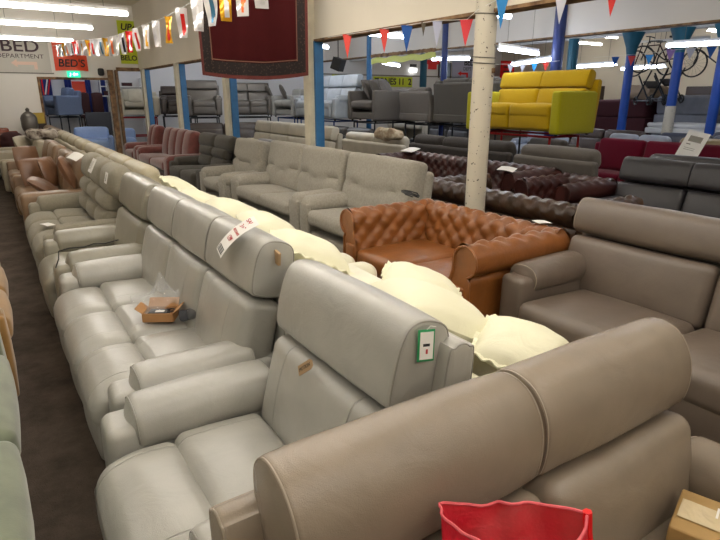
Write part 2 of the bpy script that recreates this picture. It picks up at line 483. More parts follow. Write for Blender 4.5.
# ------------------------------------------------------------------ palette
M = {}
M['black_plastic'] = mat('black_plastic', (26, 26, 28), .5)
M['dark_wood'] = mat('dark_wood', (48, 30, 20), .5)
M['grey_leather'] = leather('grey_leather', (164, 162, 154), .40, coat=.6)
M['grey_leather_panel'] = leather('grey_leather_panel', (164, 162, 154), .40, coat=.6, seams=(.15,))
M['grey_leather_seam'] = leather('grey_leather_seam', (164, 162, 154), .40, coat=.6, seams=(.235,))
M['seam_grey'] = leather('seam_grey', (140, 138, 130), .5)
M['seam_taupe'] = leather('seam_taupe', (150, 138, 122), .5)
M['greige_leather'] = leather('greige_leather', (140, 136, 121), .42, coat=.6)
M['stone_fabric'] = fabric('stone_fabric', (142, 136, 120), .06)
M['tan_leather'] = leather('tan_leather', (132, 106, 80), .42)
M['tan_cushion'] = leather('tan_cushion', (118, 84, 60), .42)
M['beige_leather'] = leather('beige_leather', (160, 150, 128), .5)
M['beige_roll'] = leather('beige_roll', (172, 162, 136), .55)
M['brown_roll'] = leather('brown_roll', (120, 100, 80), .6)
M['cream_leather'] = leather('cream_leather', (232, 228, 204), .5, wrink=.15)
M['cream_pillow'] = mat('cream_pillow', (236, 233, 204), .55, wrink=.35, bump=.2, bscale=300)
M['taupe_leather'] = leather('taupe_leather', (136, 123, 107), .34, wrink=.18)
M['taupe_dark'] = leather('taupe_dark', (104, 92, 82), .42, wrink=.15)
M['chest_tan'] = mat('chest_tan', (132, 80, 38), .30, var=.13, vscale=9, bump=.25, bscale=300, wrink=.2)
M['chest_brown'] = mat('chest_brown', (62, 42, 28), .30, var=.3, vscale=5, bump=.2, bscale=300)
M['chest_ox'] = mat('chest_ox', (60, 28, 24), .30, var=.25, vscale=6, bump=.2, bscale=300)
M['grey_chenille'] = fabric('grey_chenille', (156, 151, 140), .10, vscale=45)
M['charcoal_fabric'] = fabric('charcoal_fabric', (72, 68, 62), .1)
M['dark_fabric'] = fabric('dark_fabric', (58, 54, 52), .1)
M['mauve_velvet'] = mat('mauve_velvet', (108, 56, 50), .85, var=.15, vscale=14, bump=.3, bscale=200, sheen=.5)
M['slate_leather'] = leather('slate_leather', (40, 38, 42), .36)
M['black_leather'] = leather('black_leather', (44, 42, 44), .4)
M['espresso_leather'] = leather('espresso_leather', (58, 48, 44), .45)
M['bone_leather'] = leather('bone_leather', (184, 177, 160), .45)
M['pewter_leather'] = leather('pewter_leather', (92, 88, 84), .42)
M['silver_fabric'] = fabric('silver_fabric', (158, 160, 160), .05)
M['pale_blue_grey'] = leather('pale_blue_grey', (160, 168, 176), .42)
M['graphite_fabric'] = fabric('graphite_fabric', (98, 93, 88), .08)
M['yellow_fabric'] = fabric('yellow_fabric', (182, 148, 8), .04)
M['lime_side'] = fabric('lime_side', (172, 166, 24), .04)
M['crimson_fabric'] = fabric('crimson_fabric', (106, 8, 38), .05)
M['green_velvet'] = mat('green_velvet', (116, 124, 100), .7, c2=(96, 104, 84), vscale=9, bump=.2, bscale=200, sheen=.6)
M['ochre_velvet'] = mat('ochre_velvet', (150, 112, 56), .7, var=.1, vscale=8, sheen=.4)
M['rust_leather'] = leather('rust_leather', (120, 52, 26), .35)
M['oxblood_cloth'] = mat('oxblood_cloth', (60, 26, 26), .8, wrink=.5)
M['blue_grey_fabric'] = fabric('blue_grey_fabric', (110, 124, 150), .06)
M['white_paper'] = mat('white_paper', (235, 233, 228), .7)
M['red_ink'] = mat('red_ink', (190, 40, 50), .7)
M['black_ink'] = mat('black_ink', (30, 28, 30), .7)
M['green_card'] = mat('green_card', (30, 140, 84), .6)
M['card'] = mat('card', (176, 130, 84), .85, var=.05, vscale=20)
M['kraft'] = mat('kraft', (172, 138, 84), .6, var=.06, vscale=20)
M['tag_brown'] = mat('tag_brown', (170, 140, 104), .7)
M['cable'] = mat('cable', (18, 18, 20), .45)
M['film'] = mat('film', (235, 238, 242), .12, alpha=.22, spec=.9, wrink=.9)
M['red_bag'] = mat('red_bag', (212, 26, 50), .45, alpha=.86, wrink=.6, bump=.6, bscale=90)
M['red_strip'] = mat('red_strip', (222, 14, 20), .4)
M['wall_cream'] = mat('wall_cream', (222, 214, 198), .85, var=.03, vscale=1.2)
M['wall_white'] = mat('wall_white', (216, 214, 212), .85, var=.02, vscale=1)
M['wall_grey'] = mat('wall_grey', (230, 225, 216), .85, var=.02, vscale=1)
M['ceil'] = mat('ceil', (220, 212, 196), .9, var=.03, vscale=1)
M['post_cream'] = mat('post_cream', (206, 198, 176), .6, var=.1, vscale=5)
M['post_blue'] = mat('post_blue', (46, 106, 156), .5, var=.12, vscale=6)
M['deep_blue'] = mat('deep_blue', (14, 44, 112), .4, var=.15, vscale=6)
M['teal_blue'] = mat('teal_blue', (24, 90, 110), .5, var=.1, vscale=6)
M['timber'] = mat('timber', (150, 118, 82), .8, c2=(88, 62, 40), vscale=8)
M['steel'] = mat('steel', (60, 62, 66), .4, .8)
M['red_steel'] = mat('red_steel', (158, 22, 26), .4, .2)
M['blue_steel'] = mat('blue_steel', (30, 60, 120), .4, .2)
M['white_enamel'] = mat('white_enamel', (230, 230, 228), .4)
M['chain'] = mat('chain', (120, 116, 108), .5, .6)

def column_mat():
    m, nt, b = _new('chipped_paint'); N = nt.nodes; L = nt.links
    tc = N.new('ShaderNodeTexCoord'); v = N.new('ShaderNodeTexNoise'); v.inputs['Scale'].default_value = 30; v.inputs['Detail'].default_value = 2.5
    L.new(tc.outputs['Object'], v.inputs['Vector'])
    r = N.new('ShaderNodeValToRGB'); r.color_ramp.elements[0].position = .315; r.color_ramp.elements[1].position = .335
    r.color_ramp.elements[0].color = rgb((70, 62, 52)); r.color_ramp.elements[1].color = rgb((208, 200, 182))
    L.new(v.outputs['Fac'], r.inputs['Fac']); L.new(r.outputs['Color'], b.inputs['Base Color'])
    bp = N.new('ShaderNodeBump'); bp.inputs['Strength'].default_value = .4; bp.inputs['Distance'].default_value = .005
    L.new(v.outputs['Fac'], bp.inputs['Height']); L.new(bp.outputs['Normal'], b.inputs['Normal']); b.inputs['Roughness'].default_value = .6
    return m
M['chipped'] = column_mat()
def carpet_mat():
    m, nt, b = _new('carpet'); N = nt.nodes; L = nt.links
    tc = N.new('ShaderNodeTexCoord'); n1 = N.new('ShaderNodeTexNoise'); n1.inputs['Scale'].default_value = 4; n1.inputs['Detail'].default_value = 8; n1.inputs['Roughness'].default_value = .75
    L.new(tc.outputs['Object'], n1.inputs['Vector'])
    r = N.new('ShaderNodeValToRGB'); r.color_ramp.elements[0].position = .35; r.color_ramp.elements[1].position = .7
    r.color_ramp.elements[0].color = rgb((70, 61, 55)); r.color_ramp.elements[1].color = rgb((104, 92, 82))
    L.new(n1.outputs['Fac'], r.inputs['Fac']); L.new(r.outputs['Color'], b.inputs['Base Color'])
    n2 = N.new('ShaderNodeTexNoise'); n2.inputs['Scale'].default_value = 180; L.new(tc.outputs['Object'], n2.inputs['Vector'])
    bp = N.new('ShaderNodeBump'); bp.inputs['Strength'].default_value = .6; bp.inputs['Distance'].default_value = .01
    L.new(n2.outputs['Fac'], bp.inputs['Height']); L.new(bp.outputs['Normal'], b.inputs['Normal']); b.inputs['Roughness'].default_value = .95
    b.inputs['Specular IOR Level'].default_value = .15
    return m
def rug_mat():
    m, nt, b = _new('rug_field'); N = nt.nodes; L = nt.links
    tc = N.new('ShaderNodeTexCoord'); mp = N.new('ShaderNodeMapping'); mp.inputs['Scale'].default_value = (26, 26, 26)
    L.new(tc.outputs['Object'], mp.inputs['Vector'])
    w = N.new('ShaderNodeTexWave'); w.inputs['Scale'].default_value = 1.0; w.inputs['Distortion'].default_value = 2; w.inputs['Detail'].default_value = 2
    L.new(mp.outputs['Vector'], w.inputs['Vector'])
    r = N.new('ShaderNodeValToRGB'); r.color_ramp.elements[0].color = rgb((34, 11, 11)); r.color_ramp.elements[1].color = rgb((66, 16, 17))
    L.new(w.outputs['Fac'], r.inputs['Fac']); L.new(r.outputs['Color'], b.inputs['Base Color']); b.inputs['Roughness'].default_value = .95; b.inputs['Specular IOR Level'].default_value = .1
    return m
def border_mat():
    m, nt, b = _new('rug_border'); N = nt.nodes; L = nt.links
    tc = N.new('ShaderNodeTexCoord'); v = N.new('ShaderNodeTexVoronoi'); v.inputs['Scale'].default_value = 34
    L.new(tc.outputs['Object'], v.inputs['Vector'])
    r = N.new('ShaderNodeValToRGB'); r.color_ramp.elements[0].color = rgb((74, 56, 46)); r.color_ramp.elements[1].color = rgb((26, 16, 15)); r.color_ramp.elements[1].position = .35
    L.new(v.outputs['Distance'], r.inputs['Fac']); L.new(r.outputs['Color'], b.inputs['Base Color']); b.inputs['Roughness'].default_value = .95
    return m

# ------------------------------------------------------------------ the setting
CE = 4.15
def wallbox(name, s, loc, m):
    o = box(s).build(name, m, None, loc, smooth=False); return struct(o)
wallbox('floor', (27, 25, .1), (8.5, 8.5, -.05), carpet_mat())
wallbox('ceiling', (27, 25, .1), (8.5, 8.5, CE+.05), M['ceil'])
wallbox('wall_left', (.2, 25, CE), (-5.1, 8.5, CE/2), M['wall_cream'])
wallbox('wall_right', (.2, 25, CE), (22.1, 8.5, CE/2), M['wall_cream'])
wallbox('wall_front', (27, .2, CE), (8.5, -4.1, CE/2), M['wall_cream'])
wallbox('wall_back', (27, .2, CE), (8.5, 21.1, CE/2), M['wall_white'])
# inner back wall with the two openings (one mesh)
mb = MB()
def span(x0, x1, z0, z1): box((x1-x0, .2, z1-z0), ((x0+x1)/2, 18.1, (z0+z1)/2), mb=mb)
span(-5, 1.39, 0, CE); span(1.39, 3.14, 2.17, CE); span(3.14, 3.40, 0, CE); span(3.40, 4.07, 2.42, CE)
struct(mb.build('wall_inner', M['wall_grey'], smooth=False))
mb = MB()
box((.06, .26, 2.17), (1.40, 18.08, 1.085), mb=mb); box((1.8, .26, .06), (2.27, 18.08, 2.18), mb=mb)
struct(mb.build('trim_1', M['timber'], smooth=False))
mb = MB(); box((.14, .34, 2.42), (3.21, 18.05, 1.21), mb=mb); box((.07, .34, 2.42), (3.38, 18.05, 1.21), mb=mb); box((.7, .30, .09), (3.74, 18.05, 2.45), mb=mb)
struct(mb.build('trim_2', M['timber'], smooth=False))
wallbox('trim_3', (2.3, .03, .03), (.65, 17.985, 2.30), M['chain'])
def band(name, x, zb, y0, y1, m):
    def f(u, v): return None
    mbx = MB(); box((.16, y1-y0, CE-zb), (x, (y0+y1)/2, (CE+zb)/2), mb=mbx); box((.18, y1-y0, .035), (x, (y0+y1)/2, zb+.0), mb=mbx)
    return struct(mbx.build(name, m, smooth=False))
band('wall_bulkhead', 4.09, 2.45, -4, 18, M['wall_cream'])
wallbox('trim_4', (.2, 22, .03), (4.09, 7, 2.44), M['timber'])
band('wall_middle_bulkhead', 9.4, 2.78, -4, 21, M['wall_white'])
wallbox('trim_5', (.2, 25, .03), (9.4, 8.5, 2.77), M['timber'])
band('wall_far_bulkhead', 13.2, 3.12, -4, 21, M['wall_white'])
wallbox('trim_6', (10, .04, .05), (15.5, 20.97, 2.58), M['chain'])
wallbox('trim_7', (3.2, .25, .28), (.9, 14.3, CE-.14), M['ceil'])
for k, y in enumerate((1.0, 12.0)):
    wallbox('trim_%d' % (8+k), (9, .3, .3), (-.5, y, CE-.15), M['ceil'])

# posts along the bulkheads
ys = [(17.25, 'cream and blue steel post at the far corner by the small cream armchair'), (13.9, 'cream and blue steel post between the dark armchair and the pewter recliners'),
      (10.7, 'cream and blue steel post right below the hanging rug'), (7.38, 'tall cream and blue steel post just right of the hanging rug')]
for y, l in ys:
    t = thing('steel_post', l, 'post', (4.0, y, 0), 0, 'steel posts under the near bulkhead')
    h = 2.44 if y != 7.38 else 4.14
    box((.10, .18, h), (-.01-.03, .03, h/2)).build('casing', M['post_cream'], t, smooth=False, tag='cream painted face')
    box((.13, .20, 2.43), (.05, 0, 1.215)).build('stanchion', M['post_blue'], t, smooth=False, tag='blue painted face')
t = thing('round_column', 'thick white round column with chipped paint behind the tan chesterfield', 'column', (4.0, 4.04, 0))
N_ = 32
def colf(u, v):
    z = v*4.15; r = .098+.004*noise.noise(Vector((math.cos(u*2*PI)*2, math.sin(u*2*PI)*2, z*2)))+(.012 if z > 2.3 else 0)*0
    return (r*math.cos(u*2*PI), r*math.sin(u*2*PI), z)
grid(N_, 40, colf).build('shaft', M['chipped'], t)
for z in (2.05, 2.0, 2.42):
    tube([(.104*math.cos(a*PI/12), .104*math.sin(a*PI/12), z+.01*math.sin(a*PI/12)) for a in range(24)], .005, 5, closed=True).build('wire', M['chain'], t)
puff((.03, .03, .05), .012, seg=2, loc=(.02, -.112, 1.93)).build('bracket', M['timber'], t)
for (x, y, m, r, l) in [(9.3, 13.85, 'post_blue', .075, 'slim blue post behind the grey corner sofa pillows'), (9.3, 10.68, 'deep_blue', .075, 'deep blue round post between two grey sofas on stands'),
        (9.28, 7.45, 'deep_blue', .11, 'dark blue round post rising behind the yellow sofa'), (13, 16.0, 'teal_blue', .12, 'teal post seen behind the grey sofas on stands'), (13, 9.95, 'teal_blue', .13, 'teal blue post just right of the post behind the yellow sofa')]:
    h = 4.14 if x < 10 else 3.11
    t = thing('round_post', l, 'post', (x, y, 0)); tube([(0, 0, 0), (0, 0, h)], r, 16).build('shaft', M[m], t)
    tube([(0, 0, 0), (0, 0, .03)], r*1.6, 16).build('foot_plate', M[m], t)
for (x, y, l) in [(13, 8.33, 'bright blue post with a flared head beside the hanging bicycles'), (13, 7.19, 'bright blue post with white peeling foot right of the hanging bicycles'), (13, 6.27, 'bright blue post at the right edge of the photo')]:
    t = thing('flared_post', l, 'post', (x, y, 0), 0, 'flared blue posts at the right'); tube([(0, 0, 0), (0, 0, 2.8)], .1, 14).build('shaft', M['deep_blue'] if 0 else mat('bright_blue', (18, 70, 158), .45, var=.1, vscale=5), t)
    tube([(0, 0, 2.62), (0, 0, 2.8), (0, 0, 3.12)], [.1, .13, .25], 14).build('capital', M['teal_blue'], t)
    if y == 7.19: tube([(0, 0, 0.9), (0, 0, 1.5)], [.115, .108], 14).build('sleeve', M['chipped'], t, tag='white peeling sleeve')

# ------------------------------------------------------------------ lamps
TUBE_W = mat('tube_warm', (255, 255, 255), emit=(255, 249, 240), estr=33)
TUBE_C = mat('tube_cool', (255, 255, 255), emit=(226, 236, 255), estr=33)
def lamp(x0, y0, x1, y1, z, label, cool=False, chains=True, group='fluorescent tubes'):
    L = math.hypot(x1-x0, y1-y0); rz = math.atan2(y1-y0, x1-x0)
    t = thing('fluorescent_light', label, 'light', ((x0+x1)/2, (y0+y1)/2, z), rz, group)
    box((L+.04, .035, .05), (0, 0, .065)).build('fitting', M['white_enamel'], t, smooth=False)
    tube([(-L/2, 0, 0), (L/2, 0, 0)], .035, 10).build('tube', TUBE_C if cool else TUBE_W, t)
    for s in (-1, 1): box((.03, .04, .06), (s*(L/2+.01), 0, .01)).build('end_cap', M['white_enamel'], t, smooth=False)
    if chains:
        for s in (-.32, .32): tube([(s*L, 0, .08), (s*L, 0, CE-z)], .004, 5).build('chain', M['chain'], t)
    return t
lamp(.3, 16.1, 2.14, 16.2, 3.0, 'lowest and farthest of the three lit tubes at top left, over the bed sign')
lamp(.3, 12.9, 2.09, 12.98, 3.0, 'middle one of the three lit tubes at top left')
lamp(.3, 10.45, 2.26, 10.52, 3.0, 'topmost and nearest of the three lit tubes at top left')
for i, (x, y) in enumerate([(.3, 7.4), (.3, 4.6), (.3, 1.8), (.3, -1.0), (-3.4, 9.0), (-3.4, 4.6), (-3.4, 1.0), (2.2, -2.6), (1.6, .4), (1.4, 3.2), (-1.9, 2.4), (-1.7, -.6), (1.6, 6.0)]):  # tube rows carried on out of view, with extras added to brighten the foreground
    lamp(x, y, x+1.9, y+.06, 3.05, 'unseen lit tube overhead, added to light the foreground', group='added unseen tubes')
lamp(6.35, 9.85, 7.65, 10.0, 2.88, 'lit tube in front of the white bulkhead, beside a blue pennant', True)
lamp(9.6, 13.6, 10.9, 14.6, 2.6, 'lit tube under the bulkhead at the slim blue post', True)
lamp(9.7, 11.6, 10.3, 10.9, 2.6, 'lit tube behind the deep blue round post', True)
lamp(7.5, 7.22, 9.05, 7.72, 2.48, 'lit tube just right of the white column', True, chains=True)
lamp(11.96, 11.03, 10.84, 8.81, 2.5, 'lit tube sloping above the yellow sofa', True)
lamp(14.6, 11.15, 14.25, 9.5, 2.52, 'lit tube right of the yellow sofa headrest', True)
lamp(16.46, 10.78, 15.85, 9.1, 2.5, 'lit tube behind the bicycles', True)
lamp(11.2, 6.45, 11.6, 4.9, 2.63, 'lit tube at the right edge of the photo', True)
lamp(6.3, 6.85, 7.3, 6.85, 2.92, 'lit tube end showing each side of the white column', True)
lamp(6.8, 13.0, 8.0, 13.9, 2.95, 'lit tube end peeping out right of the hanging rug', True)
for i, (x, y) in enumerate([(5.2, 3.0), (5.2, 0.0), (5.6, 6.0), (5.6, 9.0), (5.6, 12.0), (5.2, 15.5), (10.4, 3.0), (10.3, 18.6), (5.4, 18.8)]):  # added tubes, kept out of sight, brightening the middle bulkhead and its zone
    lamp(x, y, x+1.8, y, 3.3 if i != 7 else 3.6, 'added lit tube hidden behind the bulkhead to brighten the middle zone', i > 5, group='added unseen tubes')
for i, (x, y) in enumerate([(15.5, 17.0), (17.5, 13), (17, 6), (19.5, 10), (19.5, 15), (15.5, 10)]):  # extra tubes added out of sight to light the far right wall warmly
    lamp(x, y, x+1.8, y, 3.7, 'added unseen lit tube high behind the far bulkhead, warming the far wall', False, group='added unseen tubes')
lamp(1.6, 19.3, 3.0, 19.3, 3.3, 'added unseen tube standing in for bluish daylight beyond the doorway', True, group='added unseen tubes')  # added cool tube, replaces the bluish daylight of the doorway room

# ------------------------------------------------------------------ left row, fronts to the aisle (face -x)
XF = .10
s1 = sofa('recliner_armchair', 'light grey leather recliner armchair nearest the camera, green tag on its headrest', 'armchair', XF+.02, 1.12, 2.20, M['grey_leather'], n=1, aw=.22, ah=.585, head=.295, seg=9, seamed=M['grey_leather_seam'], msh=M['grey_leather'], hw=.80, bh=1.065, D=1.02, pipe=M['seam_grey'], hoff=-.08, sht=.07)
s2 = sofa('recliner_sofa', 'light grey leather three seat recliner sofa with opened carton on the seat', 'sofa', XF+.09, 2.24, 4.32, M['grey_leather'], n=3, aw=.22, ah=.585, head=.27, seg=8, bh=1.07, hw=2.0, D=.97, pipe=M['seam_grey'], seamed=M['grey_leather_panel'], msh=M['grey_leather'])
s3 = sofa('recliner_armchair', 'greige leather recliner armchair with a black lead on its arm', 'armchair', XF+.08, 4.37, 5.38, M['greige_leather'], n=1, aw=.19, head=.29, seg=7, bh=1.06, D=.98)
s4 = sofa('recliner_sofa', 'stone fabric three seat sofa with round pillow heads and a white ticket', 'sofa', XF+.10, 5.44, 7.45, M['stone_fabric'], n=3, aw=.2, head=.30, seg=6, style='bubble', bh=1.08, D=.98)
s5 = sofa('leather_sofa', 'tan leather two seat sofa with loose cushions beside the stone fabric sofa', 'sofa', XF+.08, 7.55, 9.65, M['tan_leather'], n=2, aw=.22, style='lawson', bh=.98, seg=5)
s6 = sofa('leather_sofa', 'tan leather sofa farther up the aisle with one brown cushion at its arm', 'sofa', XF+.08, 9.85, 11.9, M['tan_leather'], n=2, aw=.22, style='lawson', bh=.98, seg=5)
s7 = sofa('leather_sofa', 'pale beige sofa beyond the tan leather sofas in the aisle row', 'sofa', XF, 12.0, 13.9, M['beige_leather'], n=2, aw=.22, style='lawson', bh=.92, seg=4)
s8 = sofa('leather_armchair', 'beige armchair at the far end of the aisle row', 'armchair', XF, 14.0, 15.2, M['beige_leather'], n=1, aw=.22, style='lawson', bh=.9, seg=4)
s9 = sofa('leather_sofa', 'rust brown leather sofa against the end wall', 'sofa', 0, 0, 0, M['rust_leather'], n=2, W=1.6, xc=-.1, yc=16.9, rz=PI/2, style='lawson', bh=.95, seg=4)

# second row backs (face +x)
sofa('leather_sofa', 'brownish leather sofa seen from behind, farthest of the rolled headrest row', 'sofa', 2.15, 14.3, 17.2, M['brown_roll'], face=180, n=3, style='simple', bh=1.0, seg=4)
sofa('leather_sofa', 'pale beige sofa seen from behind, its rolled headrests in the middle of the row', 'sofa', 2.15, 10.2, 14.2, M['beige_roll'], face=180, n=4, style='simple', bh=1.0, seg=4)
sofa('leather_sofa', 'pale beige sofa seen from behind, nearest of the rolled headrest row', 'sofa', 2.15, 6.05, 10.1, M['beige_roll'], face=180, n=4, style='simple', bh=1.0, seg=4)

def cream(name, label, y0, y1, n):
    t = thing(name, label, 'sofa', (1.68, (y0+y1)/2, 0), PI); W = y1-y0; D = 1.05; m = M['cream_leather']
    feet(t, D, W, M['dark_wood'])
    puff((D-.1, W-.06, .2), .03, loc=(0, 0, .15), seg=2, k=2).build('base', m, t)
    sw = (W-.44)/n
    for i in range(n):
        y = -W/2+.22+sw*(i+.5)
        puff((.62, sw-.01, .2), .06, (.01, 0, .03), 5, 3, nz=.004).build('seat_cushion', m, t, (-.2, y, .36))
        puff((.40, sw-.006, .44), .07, (.02, 0, .010), 6, 3, nz=.006).build('back_cushion', m, t, (.22, y, .57))
    puff((.12, W, .76), .05, (0, 0, 0), 4, 3).build('back_shell', m, t, (.46, 0, .43))
    for s in (-1, 1): puff((D-.04, .21, .52), .08, (0, .01, .01), 5, 3, nz=.004).build('arm', m, t, (0, s*(W/2-.11), .31))
    return t
cream('leather_sofa', 'cream leather sofa under scatter cushions behind the grey recliner armchair', 1.12, 3.3, 2)
cream('leather_sofa', 'cream leather sofa under scatter cushions behind the grey three seat recliner', 3.36, 5.95, 2)

# foreground taupe sofa, faces -y
sT = sofa('recliner_sofa', 'taupe leather two seat recliner sofa in the foreground holding a red bag', 'sofa', 0, 0, 0, M['taupe_leather'], n=2, W=1.62, xc=1.08, yc=.55, rz=PI/2, D=.98, aw=.18, head=.275, seg=10, bh=1.0, hw=1.41, hoff=.015, lean=8, headp=ROLLP, pipe=M['seam_taupe'])
# right taupe sofa
sR = sofa('leather_sofa', 'large dark taupe leather sofa at the right, behind the foreground sofa', 'sofa', 2.62, .42, 2.46, M['taupe_dark'], n=2, D=1.02, aw=.22, head=.25, seg=9, bh=1.02, hw=2.0, split=False, lean=10, ah=.66, pipe=M['seam_taupe'], headp=SLABP)

# row three
chesterfield('chesterfield_sofa', 'tan leather button backed chesterfield sofa in the middle of the photo', 2.48, 2.46, 4.12, M['chest_tan'], 0, 2, D=1.0, H=.775, res=48, amp=.036, dia=(.165, .15))
g1 = sofa('fabric_armchair', 'speckled grey fabric armchair left of the tan chesterfield', 'armchair', 2.85, 4.46, 5.76, M['grey_chenille'], n=1, style='fab', bh=1.05, aw=.21, seg=6, D=1.0)
g2 = sofa('fabric_sofa', 'speckled grey fabric two seat sofa with high cushioned back', 'sofa', 2.85, 5.80, 7.98, M['grey_chenille'], n=2, style='fab', bh=1.05, aw=.24, seg=6, D=1.0)
g3 = sofa('fabric_armchair', 'speckled grey fabric armchair beside the charcoal recliner sofa', 'armchair', 2.75, 8.02, 9.12, M['grey_chenille'], n=1, style='fab', bh=1.03, aw=.22, seg=5, D=1.0)
sofa('recliner_sofa', 'charcoal fabric two seat sofa between the grey and mauve sofas', 'sofa', 2.75, 9.16, 11.04, M['charcoal_fabric'], n=2, style='bubble', bh=1.05, aw=.24, seg=4, split=False)
sofa('velvet_sofa', 'mauve velvet three seat sofa with channelled back', 'sofa', 2.75, 11.1, 13.7, M['mauve_velvet'], n=2, style='lobed', bh=1.05, aw=.26, seg=4)
sofa('velvet_armchair', 'mauve velvet armchair at the far end of the mauve sofa', 'armchair', 2.75, 13.8, 15.1, M['mauve_velvet'], n=1, style='lobed', bh=1.05, aw=.26, seg=4)

# row four and five
chesterfield('chesterfield_sofa', 'dark brown chesterfield sofa seen from behind the tan one', 5.2, 3.0, 5.2, M['chest_brown'], 180, 2, D=.98, H=.77, res=34, tufte=.64, amp=.036, dia=(.17, .14))
chesterfield('chesterfield_sofa', 'oxblood leather chesterfield sofa with a white sheet on its arm', 5.3, 4.70, 7.75, M['chest_ox'], 0, 3, D=.95, H=.80, res=30, amp=.042, dia=(.17, .15))
chesterfield('chesterfield_armchair', 'oxblood leather chesterfield armchair below the yellow sofa', 5.25, 3.86, 4.66, M['chest_ox'], 0, 1, D=.95, H=.76, res=32, amp=.04, dia=(.16, .14), cat='armchair')
sofa('recliner_sofa', 'slate leather three seat recliner sofa behind the dark taupe sofa', 'sofa', 5.3, 1.45, 3.84, M['slate_leather'], n=3, D=1.0, bh=1.04, seg=5, hw=2.36, split=False)
sofa('dark_sofa', 'espresso brown sofa back behind the grey two seat sofa', 'sofa', 5.2, 5.9, 7.9, M['espresso_leather'], face=180, n=2, style='simple', bh=.92, seg=4)
sofa('dark_sofa', 'espresso brown sofa back behind the charcoal sofa', 'sofa', 5.25, 8.0, 10.6, M['espresso_leather'], face=180, n=3, style='simple', bh=.92, seg=4)
sofa('recliner_sofa', 'bone leather four seat recliner sofa under the hanging rug', 'sofa', 5.5, 10.7, 15.0, M['bone_leather'], n=4, D=1.0, bh=1.08, seg=4, split=False, head=.3)
sofa('leather_sofa', 'bone leather sofa seen low behind the dark sofa back', 'sofa', 7.2, 8.25, 10.4, M['bone_leather'], face=180, n=2, style='simple', bh=1.0, seg=4)
sofa('recliner_sofa', 'dark charcoal three seat sofa seen from behind, under the grey stands', 'sofa', 7.25, 5.75, 8.15, M['dark_fabric'], face=180, n=3, style='simple', bh=1.06, seg=4, head=.26)
sofa('recliner_armchair', 'dark grey armchair seen from behind, under the yellow sofa', 'armchair', 7.2, 4.3, 5.65, M['graphite_fabric'], face=180, n=1, style='simple', bh=1.06, seg=4, head=.26)
sofa('leather_armchair', 'dark leather armchair behind the slate recliner sofa', 'armchair', 6.4, 2.9, 4.2, M['black_leather'], n=1, style='simple', bh=1.0, seg=4)
sofa('fabric_sofa', 'crimson fabric three seat sofa with a white notice on its back', 'sofa', 8.5, 3.5, 6.5, M['crimson_fabric'], n=3, style='lawson', bh=1.0, seg=4, D=1.0)
sofa('fabric_sofa', 'grey fabric armchair low behind the yellow sofa stand', 'armchair', 8.2, 6.55, 7.75, M['graphite_fabric'], n=1, style='lawson', bh=.95, seg=4, D=.9)
sofa('fabric_sofa', 'black sofa on the floor below the grey corner sofa', 'sofa', 6.58, 10.7, 12.9, M['black_leather'], n=2, style='simple', bh=1.0, seg=4)

sofa('leather_sofa', 'black leather sofa in shadow under the pale blue grey recliner stand', 'sofa', 6.6, 13.0, 15.2, M['black_leather'], n=2, style='simple', bh=1.0, seg=3, D=.78)
sofa('fabric_sofa', 'dark sofa in shadow in front of the pewter recliners on stands', 'sofa', 0, 0, 0, M['espresso_leather'], n=2, style='simple', W=2.2, xc=5.75, yc=16.0, rz=R(74), D=.8, bh=.98, seg=3)
# ------------------------------------------------------------------ sofas on stands
ZR = 1.14
def rack(x0, x1, y0, y1, m, label, xc=None, yc=None, rz=0, h=ZR-.02):
    if xc is None: xc = (x0+x1)/2; yc = (y0+y1)/2; W = y1-y0; D = x1-x0
    else: D = x1-x0; W = y1-y0
    t = thing('display_stand', label, 'stand', (xc, yc, 0), rz, 'metal stands holding sofas up')
    r = .02
    for sx in (-1, 1):
        for sy in (-1, 1): tube([(sx*D/2, sy*W/2, 0), (sx*D/2, sy*W/2, h-r)], r, 6).build('leg', M[m], t)
    for z, nm in ((h-r, 'top_rail'), (.5, 'lower_rail')):
        for sx in (-1, 1): tube([(sx*D/2, -W/2, z), (sx*D/2, W/2, z)], r, 6).build(nm, M[m], t)
        for sy in (-1, 1): tube([(-D/2, sy*W/2, z), (D/2, sy*W/2, z)], r, 6).build(nm, M[m], t)
    return t
Z2 = ZR-.02
ye = sofa('recliner_sofa', 'bright yellow fabric two seat recliner sofa raised on a red metal stand', 'sofa', 7.15, 5.62, 7.6, M['yellow_fabric'], n=2, D=.98, z=Z2, bh=.98, seg=5, head=.27, aw=.17, ah=.66, armm=M['lime_side'], hw=1.80, split=False, slab=True)
rack(7.3, 8.0, 5.85, 7.5, 'red_steel', 'red metal stand under the yellow sofa')
co = sofa('corner_sofa', 'grey fabric sofa on a stand, pillows leaning along its back', 'sofa', 7.62, 11.15, 12.36, M['graphite_fabric'], n=1, D=1.5, z=Z2, style='lawson', bh=.74, ah=.72, aw=.14, seg=4)
rack(7.75, 8.95, 11.3, 12.2, 'steel', 'black metal stand under the grey sofa with leaning pillows')
sofa('fabric_sofa', 'grey fabric armchair on a stand, left of the deep blue round post', 'armchair', 9.05, 9.8, 10.9, M['graphite_fabric'], face=180, n=1, D=.95, z=Z2, style='lawson', bh=.78, ah=.62, seg=4)
rack(8.25, 8.95, 9.9, 10.75, 'steel', 'black metal stand left of the deep blue round post')
sofa('fabric_sofa', 'dark grey sofa on a stand, between the deep blue post and the white column', 'sofa', 9.05, 7.75, 9.68, M['charcoal_fabric'], face=180, n=2, D=.95, z=Z2, style='lawson', bh=.95, ah=.9, seg=4)
rack(8.25, 8.95, 7.9, 9.4, 'steel', 'black metal stand right of the deep blue round post')
sofa('recliner_sofa', 'pale blue grey leather three seat recliner sofa on a stand', 'sofa', 7.25, 12.4, 14.6, M['pale_blue_grey'], n=3, D=1.0, z=Z2, bh=1.12, seg=4, split=False, head=.32)
